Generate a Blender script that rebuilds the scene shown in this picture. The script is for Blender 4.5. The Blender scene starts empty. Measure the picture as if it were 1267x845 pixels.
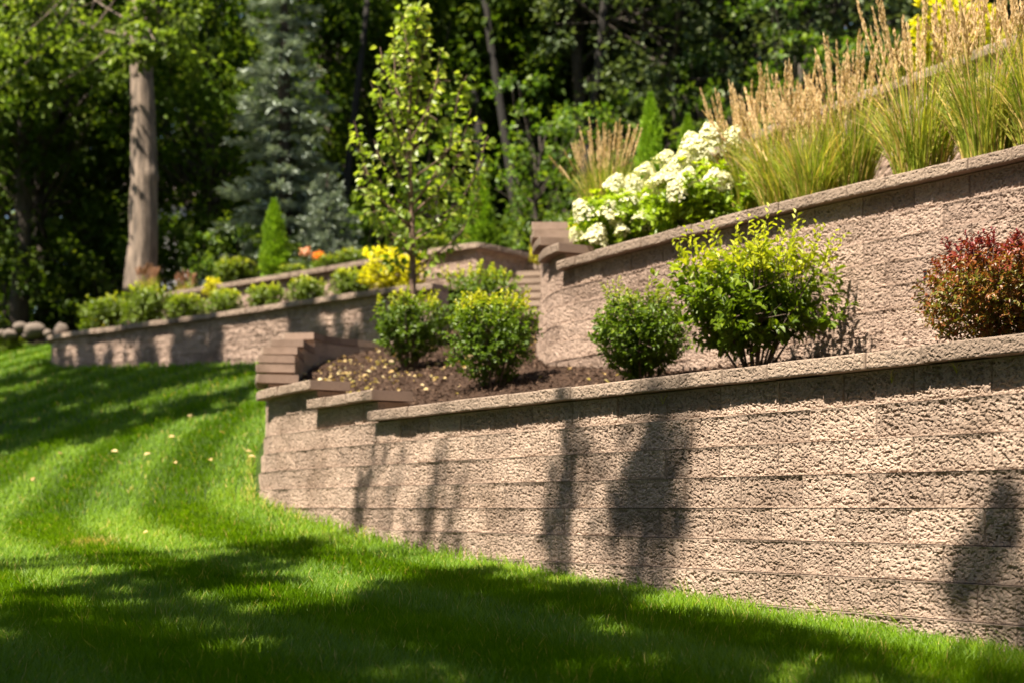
import bpy, math, random
import numpy as np
from mathutils import Vector

# ------------------------------------------------------------------ camera, light, exposure
S = bpy.context.scene
COL = S.collection
rng = np.random.default_rng(11)
random.seed(11)
F, CX, HY = 1760.0, 633.5, 628.0          # focal length in photo pixels, image centre, horizon row

cam_d = bpy.data.cameras.new("camera")
cam = bpy.data.objects.new("camera", cam_d)
COL.objects.link(cam)
cam.location = (0, 0, 0)
cam.rotation_euler = (math.radians(90), 0, 0)
cam_d.sensor_width = 36.0
cam_d.lens = 36.0 * F / 1267.0
cam_d.shift_y = (HY - 422.5) / 1267.0
cam_d.clip_start = 0.05
cam_d.clip_end = 600.0
cam_d.dof.use_dof = True
cam_d.dof.focus_distance = 6.6
cam_d.dof.aperture_fstop = 2.0
S.camera = cam

ELEV = math.radians(59)
AZ = np.array([-0.74, -0.673]); AZ /= np.linalg.norm(AZ)
SUN = np.array([AZ[0] * math.cos(ELEV), AZ[1] * math.cos(ELEV), math.sin(ELEV)])
wd = bpy.data.worlds.new("World"); S.world = wd; wd.use_nodes = True
wn = wd.node_tree.nodes; wl = wd.node_tree.links
sky = wn.new("ShaderNodeTexSky"); sky.sky_type = 'NISHITA'; sky.sun_disc = False
sky.sun_elevation = ELEV; sky.sun_rotation = math.atan2(AZ[0], AZ[1])
wl.new(sky.outputs[0], wn["Background"].inputs[0])
wn["Background"].inputs[1].default_value = 0.05
sd = bpy.data.lights.new("sun", 'SUN'); sd.energy = 5.0; sd.angle = math.radians(0.55)
sd.color = (1.0, 0.90, 0.74)
so = bpy.data.objects.new("sun", sd); COL.objects.link(so)
so.rotation_euler = Vector(SUN).to_track_quat('Z', 'Y').to_euler()
so.location = (-10, -10, 30)
S.view_settings.view_transform = 'Standard'
S.view_settings.look = 'None'
S.view_settings.exposure = 1.85
S.view_settings.gamma = 1.0
S.render.engine = 'CYCLES'
S.cycles.max_bounces = 8
S.cycles.transparent_max_bounces = 8


def P(px, py, D):
    return np.array([(px - CX) / F * D, D, (HY - py) / F * D])

# ------------------------------------------------------------------ scene helpers
def tag(o, label=None, cat=None, group=None, kind=None):
    if label: o["label"] = label
    if cat: o["category"] = cat
    if group: o["group"] = group
    if kind: o["kind"] = kind
    return o

def empty(name, loc, label, cat, group=None, rz=0.0):
    o = bpy.data.objects.new(name, None)
    o.empty_display_size = 0.1
    COL.objects.link(o)
    o.location = tuple(float(a) for a in loc); o.rotation_euler = (0, 0, rz)
    return tag(o, label, cat, group)

def link(name, me, parent=None):
    o = bpy.data.objects.new(name, me); COL.objects.link(o)
    if parent is not None: o.parent = parent
    return o

def copy_thing(root, loc, rz=0.0, scale=(1, 1, 1), label=None, group=None):
    r = root.copy(); COL.objects.link(r)
    r.location = tuple(float(a) for a in loc); r.rotation_euler = (0, 0, rz); r.scale = scale
    if label: r["label"] = label
    if group: r["group"] = group
    for ch in list(root.children):
        c = ch.copy(); COL.objects.link(c); c.parent = r
        for g in list(ch.children):
            d = g.copy(); COL.objects.link(d); d.parent = c
    return r


class MB:
    """collects numpy geometry and builds ONE mesh"""
    def __init__(self):
        self.v = []; self.f = []; self.a = []; self.n = 0
    def add(self, v, faces, attr=0.0):
        v = np.asarray(v, dtype=np.float32).reshape(-1, 3)
        self.v.append(v)
        a = np.empty(len(v), np.float32); a[:] = attr
        self.a.append(a)
        for f in (faces if isinstance(faces, list) else [faces]):
            f = np.asarray(f, dtype=np.int64)
            if f.ndim == 1: f = f[None]
            self.f.append(f + self.n)
        self.n += len(v)
    def mesh(self, name, mat, smooth=False):
        me = bpy.data.meshes.new(name)
        V = np.concatenate(self.v); A = np.concatenate(self.a)
        me.vertices.add(len(V)); me.vertices.foreach_set("co", V.ravel())
        loops = np.concatenate([f.ravel() for f in self.f])
        tot = np.concatenate([np.full(len(f), f.shape[1], np.int64) for f in self.f])
        start = np.concatenate([[0], np.cumsum(tot)[:-1]])
        me.loops.add(len(loops)); me.loops.foreach_set("vertex_index", loops.astype(np.int32))
        me.polygons.add(len(tot))
        me.polygons.foreach_set("loop_start", start.astype(np.int32))
        me.polygons.foreach_set("loop_total", tot.astype(np.int32))
        me.polygons.foreach_set("use_smooth", np.full(len(tot), bool(smooth)))
        me.update(calc_edges=True)
        at = me.attributes.new("rnd", 'FLOAT', 'POINT'); at.data.foreach_set("value", A)
        me.materials.append(mat)
        return me
    def build(self, name, mat, parent=None, smooth=False):
        return link(name, self.mesh(name, mat, smooth), parent)

def nrm(a):
    return a / np.maximum(np.linalg.norm(a, axis=-1, keepdims=True), 1e-9)

def rdir(n):
    return nrm(rng.normal(size=(n, 3)))

LT6 = np.array([(0, 0, 0), (.33, .5, .16), (.70, .36, .10), (1, 0, -.10), (.70, -.36, .10), (.33, -.5, .16)])
LT4 = np.array([(0, 0, 0), (.45, .5, .10), (1, 0, 0), (.45, -.5, .10)])
def leaves(mb, p, ax, up, L, W, rnd, fine=True):
    n = len(p); ax = nrm(ax)
    side = nrm(np.cross(ax, up)); nn = np.cross(side, ax)
    T = LT6 if fine else LT4; k = len(T)
    L = np.broadcast_to(np.asarray(L, float), (n,)); W = np.broadcast_to(np.asarray(W, float), (n,))
    v = (p[:, None, :] + ax[:, None, :] * (T[None, :, 0, None] * L[:, None, None])
         + side[:, None, :] * (T[None, :, 1, None] * W[:, None, None])
         + nn[:, None, :] * (T[None, :, 2, None] * L[:, None, None]))
    b = (np.arange(n) * k)[:, None]
    fs = [np.array([0, 1, 2, 3]) + b, np.array([0, 3, 4, 5]) + b] if fine else [np.array([0, 1, 2, 3]) + b]
    mb.add(v, fs, np.repeat(rnd, k))

def tube(mb, pts, rad, k=6, attr=0.5):
    pts = np.asarray(pts, float); n = len(pts)
    rad = np.broadcast_to(np.asarray(rad, float), (n,))
    t = nrm(np.gradient(pts, axis=0))
    ref = np.where(np.abs(t[:, 2:3]) > .9, np.array([[1., 0, 0]]), np.array([[0., 0, 1]]))
    a = nrm(np.cross(t, ref)); b = np.cross(t, a)
    if n > 1 and abs(t[0, 2]) > .6:                    # keep one frame on near-vertical tubes
        a = nrm(np.cross(t, np.array([[1., .2, 0]]))); b = np.cross(t, a)
    th = np.arange(k) / k * 2 * math.pi
    v = pts[:, None] + rad[:, None, None] * (np.cos(th)[None, :, None] * a[:, None] + np.sin(th)[None, :, None] * b[:, None])
    i = np.arange(n - 1)[:, None] * k; j = np.arange(k)[None]
    q = np.stack([i + j, i + (j + 1) % k, i + k + (j + 1) % k, i + k + j], -1).reshape(-1, 4)
    mb.add(v.reshape(-1, 3), [q, (n - 1) * k + np.arange(k), np.arange(k)[::-1]], attr)

# 2D value noise
_tab = rng.random((256, 256))
def vnoise(x, y, seed=0):
    xi = np.floor(x).astype(int); yi = np.floor(y).astype(int)
    fx = x - xi; fy = y - yi
    fx = fx * fx * (3 - 2 * fx); fy = fy * fy * (3 - 2 * fy)
    o = seed * 37
    g = lambda a, b: _tab[(a + o) & 255, (b + o * 3) & 255]
    return (g(xi, yi) * (1 - fx) + g(xi + 1, yi) * fx) * (1 - fy) + (g(xi, yi + 1) * (1 - fx) + g(xi + 1, yi + 1) * fx) * fy
def fbm(x, y, seed=0, o=4):
    r = 0; a = .5
    for i in range(o):
        r = r + a * vnoise(x * 2 ** i, y * 2 ** i, seed + i); a *= .5
    return r

# ------------------------------------------------------------------ materials
def new_mat(name):
    m = bpy.data.materials.new(name); m.use_nodes = True
    nt = m.node_tree; bs = nt.nodes["Principled BSDF"]
    return m, nt, bs
def ramp(nt, stops):
    r = nt.nodes.new("ShaderNodeValToRGB")
    e = r.color_ramp.elements
    while len(e) < len(stops): e.new(0.5)
    for x, (p, c) in zip(e, stops):
        x.position = p; x.color = (*c, 1)
    return r
def mixc(nt, mode='MIX'):
    m = nt.nodes.new("ShaderNodeMix"); m.data_type = 'RGBA'; m.blend_type = mode
    return m   # inputs 0 fac, 6 A, 7 B ; output 2
def noise(nt, scale, detail=4, rough=.6, co=None):
    n = nt.nodes.new("ShaderNodeTexNoise"); n.inputs["Scale"].default_value = scale
    n.inputs["Detail"].default_value = detail; n.inputs["Roughness"].default_value = rough
    if co is not None: nt.links.new(co, n.inputs["Vector"])
    return n

def foliage_mat(name, stops, trans=.35, rough=.45, spec=.4, vary=.25, tint=1.6):
    m, nt, bs = new_mat(name); L = nt.links
    at = nt.nodes.new("ShaderNodeAttribute"); at.attribute_name = "rnd"
    r = ramp(nt, stops); L.new(at.outputs["Fac"], r.inputs[0])
    oi = nt.nodes.new("ShaderNodeObjectInfo")
    hs = nt.nodes.new("ShaderNodeHueSaturation"); L.new(r.outputs[0], hs.inputs["Color"])
    mp = nt.nodes.new("ShaderNodeMapRange"); L.new(oi.outputs["Random"], mp.inputs[0])
    mp.inputs[3].default_value = 1 - vary; mp.inputs[4].default_value = 1 + vary
    L.new(mp.outputs[0], hs.inputs["Value"])
    L.new(hs.outputs[0], bs.inputs["Base Color"])
    bs.inputs["Roughness"].default_value = rough
    bs.inputs["Specular IOR Level"].default_value = spec
    tr = nt.nodes.new("ShaderNodeBsdfTranslucent")
    mu = mixc(nt, 'MULTIPLY'); mu.inputs[0].default_value = 1
    L.new(hs.outputs[0], mu.inputs[6]); mu.inputs[7].default_value = (tint, tint * 1.05, tint * .45, 1)
    L.new(mu.outputs[2], tr.inputs[0])
    mx = nt.nodes.new("ShaderNodeMixShader"); mx.inputs[0].default_value = trans
    L.new(bs.outputs[0], mx.inputs[1]); L.new(tr.outputs[0], mx.inputs[2])
    L.new(mx.outputs[0], nt.nodes["Material Output"].inputs[0])
    return m

def bark_mat(name, c1, c2, scale=14, stretch=.18):
    m, nt, bs = new_mat(name); L = nt.links
    tc = nt.nodes.new("ShaderNodeTexCoord"); mp = nt.nodes.new("ShaderNodeMapping")
    mp.inputs["Scale"].default_value = (1, 1, stretch); L.new(tc.outputs["Object"], mp.inputs[0])
    n = noise(nt, scale, 6, .65, mp.outputs[0])
    r = ramp(nt, [(.35, c1), (.68, c2)]); L.new(n.outputs[0], r.inputs[0])
    L.new(r.outputs[0], bs.inputs["Base Color"]); bs.inputs["Roughness"].default_value = .9
    b = nt.nodes.new("ShaderNodeBump"); b.inputs["Strength"].default_value = .9; b.inputs["Distance"].default_value = .02
    L.new(n.outputs[0], b.inputs["Height"]); L.new(b.outputs[0], bs.inputs["Normal"])
    return m

def stone_mat(name, lo, hi, rough_face=True, moss=False):
    m, nt, bs = new_mat(name); L = nt.links
    tc = nt.nodes.new("ShaderNodeTexCoord"); co = tc.outputs["Object"]
    at = nt.nodes.new("ShaderNodeAttribute"); at.attribute_name = "rnd"
    n1 = noise(nt, 5, 4, .6, co); n2 = noise(nt, 70, 5, .7, co)
    r = ramp(nt, [(0.0, lo), (1.0, hi)])
    ma = nt.nodes.new("ShaderNodeMath"); ma.operation = 'MULTIPLY_ADD'
    L.new(at.outputs["Fac"], ma.inputs[0]); ma.inputs[1].default_value = .52
    m2 = nt.nodes.new("ShaderNodeMath"); m2.operation = 'MULTIPLY'; m2.inputs[1].default_value = .50
    L.new(n1.outputs[0], m2.inputs[0]); L.new(m2.outputs[0], ma.inputs[2])
    L.new(ma.outputs[0], r.inputs[0])
    # aggregate specks
    sp = ramp(nt, [(.37, (.30, .29, .30)), (.46, (1, 1, 1)), (.62, (1, 1, 1)), (.72, (1.25, 1.2, 1.1))])
    L.new(n2.outputs[0], sp.inputs[0])
    mu = mixc(nt, 'MULTIPLY'); mu.inputs[0].default_value = .8 if rough_face else .25
    L.new(r.outputs[0], mu.inputs[6]); L.new(sp.outputs[0], mu.inputs[7])
    n6 = noise(nt, 1.7, 5, .7, co); st6 = ramp(nt, [(.32, (.62, .59, .56)), (.47, (1, 1, 1)), (.60, (1, 1, 1)), (.72, (1.22, 1.20, 1.18))]); L.new(n6.outputs[0], st6.inputs[0])
    mu6 = mixc(nt, 'MULTIPLY'); mu6.inputs[0].default_value = .9; L.new(mu.outputs[2], mu6.inputs[6]); L.new(st6.outputs[0], mu6.inputs[7])
    out = mu6.outputs[2]
    if moss:
        n3 = noise(nt, 3.2, 3, .6, co); se = nt.nodes.new("ShaderNodeSeparateXYZ"); L.new(co, se.inputs[0])
        mr = nt.nodes.new("ShaderNodeMapRange"); L.new(se.outputs[2], mr.inputs[0])
        mr.inputs[1].default_value = -.10; mr.inputs[2].default_value = -.50
        n4 = noise(nt, 26, 3, .7, co)
        mm = nt.nodes.new("ShaderNodeMath"); mm.operation = 'MULTIPLY'; L.new(n3.outputs[0], mm.inputs[0]); L.new(n4.outputs[0], mm.inputs[1])
        m3 = nt.nodes.new("ShaderNodeMath"); m3.operation = 'MULTIPLY'; L.new(mm.outputs[0], m3.inputs[0]); L.new(mr.outputs[0], m3.inputs[1])
        rr = ramp(nt, [(.15, (0, 0, 0)), (.27, (.7, .7, .7))]); L.new(m3.outputs[0], rr.inputs[0])
        mo = mixc(nt); L.new(rr.outputs[0], mo.inputs[0]); L.new(out, mo.inputs[6]); mo.inputs[7].default_value = (.22, .20, .04, 1)
        out = mo.outputs[2]
    L.new(out, bs.inputs["Base Color"])
    bs.inputs["Roughness"].default_value = .92; bs.inputs["Specular IOR Level"].default_value = .2
    n5 = noise(nt, 190 if rough_face else 300, 4, .7, co)
    b = nt.nodes.new("ShaderNodeBump"); b.inputs["Strength"].default_value = .8 if rough_face else .25
    b.inputs["Distance"].default_value = .006
    L.new(n5.outputs[0], b.inputs["Height"]); L.new(b.outputs[0], bs.inputs["Normal"])
    return m

def soil_mat(name, c1, c2, scale=40):
    m, nt, bs = new_mat(name); L = nt.links
    tc = nt.nodes.new("ShaderNodeTexCoord"); n = noise(nt, scale, 6, .75, tc.outputs["Object"])
    r = ramp(nt, [(.35, c1), (.7, c2)]); L.new(n.outputs[0], r.inputs[0]); L.new(r.outputs[0], bs.inputs["Base Color"])
    bs.inputs["Roughness"].default_value = .95; bs.inputs["Specular IOR Level"].default_value = .15
    b = nt.nodes.new("ShaderNodeBump"); b.inputs["Distance"].default_value = .03; L.new(n.outputs[0], b.inputs["Height"]); L.new(b.outputs[0], bs.inputs["Normal"])
    return m

def plain(name, c, rough=.7, spec=.3):
    m, nt, bs = new_mat(name)
    tc = nt.nodes.new("ShaderNodeTexCoord"); n = noise(nt, 9, 4, .6, tc.outputs["Object"])
    r = ramp(nt, [(.3, tuple(x * .82 for x in c)), (.7, c)]); nt.links.new(n.outputs[0], r.inputs[0])
    nt.links.new(r.outputs[0], bs.inputs["Base Color"])
    bs.inputs["Roughness"].default_value = rough; bs.inputs["Specular IOR Level"].default_value = spec
    return m

M = {}
M['stone'] = stone_mat("split_face_stone", (.195, .143, .112), (.44, .332, .262), moss=True)
M['stone_far'] = stone_mat("split_face_stone_upper", (.20, .142, .114), (.41, .303, .243))
M['cap'] = stone_mat("cap_stone_rough", (.165, .122, .095), (.315, .24, .185))
M['capside'] = stone_mat("cap_stone_cut", (.165, .115, .09), (.30, .215, .168), rough_face=False)
M['mulch'] = soil_mat("bark_mulch", (.022, .013, .009), (.10, .058, .038), 55)
M['forest'] = soil_mat("forest_floor_soil", (.016, .012, .008), (.055, .038, .024), 6)
M['turf'] = soil_mat("turf_soil", (.02, .035, .006), (.05, .085, .012), 30)
M['grass'] = foliage_mat("grass_blade", [(0, (.042, .098, .001)), (.5, (.114, .212, .002)), (.9, (.235, .31, .008)), (1, (.42, .33, .09))], .38, .5, .2, 0)
M['chips'] = foliage_mat("mulch_chip", [(0, (.018, .011, .008)), (.6, (.085, .048, .032)), (1, (.17, .11, .075))], 0, .9, .15, 0)
M['litter'] = foliage_mat("dry_leaf", [(0, (.36, .23, .09)), (.5, (.56, .42, .2)), (1, (.68, .58, .38))], .2, .6, .2, .1)
M['box'] = foliage_mat("shrub_leaf", [(0, (.030, .066, .004)), (.45, (.098, .160, .007)), (.75, (.25, .30, .012)), (1, (.44, .42, .03))], .32, .48, .32, .08)
M['privet'] = foliage_mat("shrub_leaf_fresh", [(0, (.040, .078, .005)), (.4, (.125, .185, .008)), (.75, (.28, .33, .014)), (1, (.44, .44, .03))], .38, .48, .32, .08)
M['barberry'] = foliage_mat("barberry_leaf", [(0, (.045, .062, .008)), (.28, (.13, .13, .016)), (.46, (.21, .085, .02)), (.64, (.19, .032, .02)), (1, (.14, .014, .02))], .3, .4, .45, .05)
M['far_shrub'] = foliage_mat("clipped_shrub_leaf", [(0, (.045, .075, .006)), (.5, (.125, .175, .010)), (1, (.36, .37, .025))], .35, .45, .35, .2)
M['gold'] = foliage_mat("golden_leaf", [(0, (.22, .23, .008)), (.5, (.52, .47, .012)), (1, (.70, .62, .03))], .4, .45, .3, .08)
M['young'] = foliage_mat("young_tree_leaf", [(0, (.07, .12, .01)), (.5, (.20, .27, .022)), (.85, (.42, .46, .08)), (1, (.58, .44, .09))], .42, .4, .5, 0)
M['arbor'] = foliage_mat("arborvitae_spray", [(0, (.05, .11, .006)), (.5, (.13, .24, .010)), (1, (.25, .38, .02))], .25, .5, .3, .12)
M['spruce'] = foliage_mat("blue_spruce_needles", [(0, (.11, .145, .115)), (.5, (.22, .265, .22)), (1, (.40, .45, .37))], .1, .6, .3, .15, 1.0)
M['forestleaf'] = foliage_mat("forest_leaf", [(0, (.020, .042, .004)), (.5, (.055, .095, .010)), (.9, (.13, .175, .018)), (1, (.24, .26, .03))], .40, .6, .12, .3)
M['oak'] = foliage_mat("oak_leaf", [(0, (.04, .062, .024)), (.5, (.085, .118, .045)), (1, (.17, .20, .09))], .28, .55, .2, .2)
M['mapleleaf'] = foliage_mat("maple_leaf", [(0, (.05, .09, .012)), (.5, (.13, .19, .022)), (1, (.28, .34, .06))], .4, .5, .25, .1)
M['weeds'] = foliage_mat("understory_leaf", [(0, (.03, .065, .008)), (.5, (.08, .145, .014)), (1, (.22, .28, .03))], .38, .45, .35, .3)
M['reed'] = foliage_mat("reed_blade", [(0, (.075, .130, .008)), (.5, (.20, .265, .020)), (.85, (.40, .38, .06)), (1, (.60, .43, .14))], .35, .5, .3, .08)
M['plume'] = foliage_mat("reed_plume", [(0, (.36, .23, .11)), (.6, (.58, .42, .22)), (1, (.74, .58, .36))], .3, .8, .1, .06, 1.1)
M['pinkplume'] = foliage_mat("young_plume", [(0, (.26, .13, .075)), (1, (.42, .24, .15))], .2, .8, .1, .06, 1.1)
M['hydleaf'] = foliage_mat("hydrangea_leaf", [(0, (.10, .17, .01)), (.5, (.25, .34, .015)), (1, (.44, .50, .03))], .4, .45, .4, .05)
M['petal'] = foliage_mat("hydrangea_petal", [(0, (.50, .52, .24)), (.4, (.70, .68, .44)), (1, (.80, .77, .60))], .3, .7, .15, .03, 1.0)
M['orange'] = foliage_mat("orange_petal", [(0, (.75, .16, .01)), (1, (.85, .30, .02))], .3, .6, .2, 0, 1.0)
M['pink'] = foliage_mat("salmon_petal", [(0, (.55, .22, .12)), (1, (.75, .45, .30))], .3, .6, .2, 0, 1.0)
M['bark'] = bark_mat("maple_bark", (.055, .04, .03), (.25, .185, .14), 13, .16)
M['darkbark'] = bark_mat("forest_bark", (.03, .022, .017), (.085, .065, .05))
M['blackbark'] = bark_mat("old_oak_bark", (.005, .004, .003), (.020, .015, .011))
M['stem'] = bark_mat("shrub_stem", (.045, .03, .02), (.13, .09, .06), 40)
M['sapbark'] = bark_mat("sapling_bark", (.11, .065, .045), (.22, .14, .10), 30)
M['rock'] = plain("field_stone", (.14, .11, .09), .9)
M['siding'] = plain("white_siding", (.74, .72, .70), .7)
M['roof'] = plain("brown_shingle", (.13, .10, .09), .9)
M['glass'] = plain("dark_window", (.03, .035, .04), .1, .6)
M['metal'] = plain("dark_slot", (.02, .018, .017), .95, .05)

# ------------------------------------------------------------------ terrain shape
def hill_d(x, y): return (x + .47) * .65 + (y - 19.06) * .76
def lawn_h(x, y):
    near = -.56 + .062 * (y - 4.4)
    pl = .45 + .2806 * (y - 13) + .1745 * (x + 2.2)
    k = .11
    return np.logaddexp(near / k, pl / k) * k - .075
def hill_h(x, y): return 3.35 + .13 * hill_d(x, y)
def bed1_h(x, y):
    return .585 + .135 * (y - 8.6) + .17 * (x - .25) + .09 * np.maximum(0, y - 10.5)

# ------------------------------------------------------------------ paths of the walls
def catmull(pts, n=24):
    p = np.asarray(pts, float); p = np.vstack([2 * p[0] - p[1], p, 2 * p[-1] - p[-2]])
    out = []
    for i in range(1, len(p) - 2):
        t = np.linspace(0, 1, n, endpoint=False)[:, None]
        a, b, c, d = p[i - 1], p[i], p[i + 1], p[i + 2]
        out.append(.5 * (2 * b + (c - a) * t + (2 * a - 5 * b + 4 * c - d) * t ** 2 + (3 * b - a - 3 * c + d) * t ** 3))
    out.append(p[-2:-1])
    return np.vstack(out)
class Path:
    def __init__(self, pts, smooth=True):
        self.p = catmull(pts) if smooth else np.asarray(pts, float)
        seg = np.linalg.norm(np.diff(self.p, axis=0), axis=1)
        self.s = np.concatenate([[0], np.cumsum(seg)]); self.L = self.s[-1]
    def at(self, s):
        s = np.asarray(s, float)
        return np.stack([np.interp(s, self.s, self.p[:, 0]), np.interp(s, self.s, self.p[:, 1])], -1)
    def out(self, s):          # outward normal, toward the viewer's side
        e = .06
        t = nrm(self.at(np.minimum(np.asarray(s) + e, self.L)) - self.at(np.maximum(np.asarray(s) - e, 0)))
        return np.stack([-t[..., 1], t[..., 0]], -1)
    def near(self, xy):
        ss = np.linspace(0, self.L, 1500); return ss[np.argmin(((self.at(ss) - np.asarray(xy)) ** 2).sum(1))]
    def dist(self, x, y):
        ss = np.linspace(0, self.L, 160); q = self.at(ss)
        return np.sqrt(((np.stack([x, y], -1)[:, None, :] - q[None]) ** 2).sum(-1)).min(1)

W1 = Path([(3.6, 3.15), (2.012, 5.59), (1.36, 6.58), (.03, 8.50), (-.95, 10.02), (-1.5, 10.93), (-1.96, 11.74),
           (-2.12, 12.30), (-2.24, 13.0), (-2.36, 14.0), (-2.38, 15.2), (-2.12, 15.85), (-1.6, 16.3), (-.8, 16.7), (.1, 16.9)])
W2 = Path([(5.2, 5.0), (2.945, 8.18), (2.042, 9.40), (1.2, 10.70), (.47, 11.92), (.33, 12.45), (.28, 12.95), (.28, 13.5),
           (.30, 14.1), (.45, 14.9), (1.0, 15.8)])
W3 = Path([(6.0, 6.0), (3.73, 10.37), (2.58, 12.5), (1.95, 13.75), (1.75, 14.8), (2.0, 15.8)])
WA = Path([(-.95, 17.75), (-1.876, 18.45), (-4.0, 20.3), (-6.2, 22.1), (-7.25, 22.95), (-7.6, 23.5), (-7.55, 24.2)])
WC = Path([(.62, 20.6), (.30, 20.0), (.02, 19.55), (-.47, 19.0), (-.50, 19.02), (-1.6, 19.95), (-3.2, 21.35), (-5.69, 23.45), (-6.6, 24.4)], smooth=False)

CH = .15
def split_face(x, z):
    """broken concrete: shallow chips, sharp creases and deep little pits, in metres"""
    rg = np.clip((fbm(x / .21, z / .15, 17, 2) - .22) / .34, .75, 1.15)      # calm and broken areas
    d = (fbm(x / .13, z / .08, 1, 2) - .37) * .016
    wx = x + .010 * vnoise(x / .03, z / .03, 21); wz = z + .008 * vnoise(x / .028, z / .028, 22)
    a = wx * .86 + wz * .55; b = wz * .95 - wx * .42
    d += (np.abs(2 * vnoise(a / .028, b / .018, 5) - 1) - .4) * .0021 * rg
    d += (np.abs(2 * vnoise(a / .0105, b / .0072, 7) - 1) - .4) * .0020
    d -= np.clip((vnoise(a / .0165, b / .0085, 9) - .67) / .10, 0, 1) * .0095 * rg
    d -= np.clip((vnoise(a / .0105, b / .0066, 13) - .68) / .08, 0, 1) * .0085 * rg
    d += (vnoise(x / .0095, z / .0080, 18) - .5) * .0046
    d += (vnoise(x / .0060, z / .0060, 15) - .5) * .0036
    return d

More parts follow.
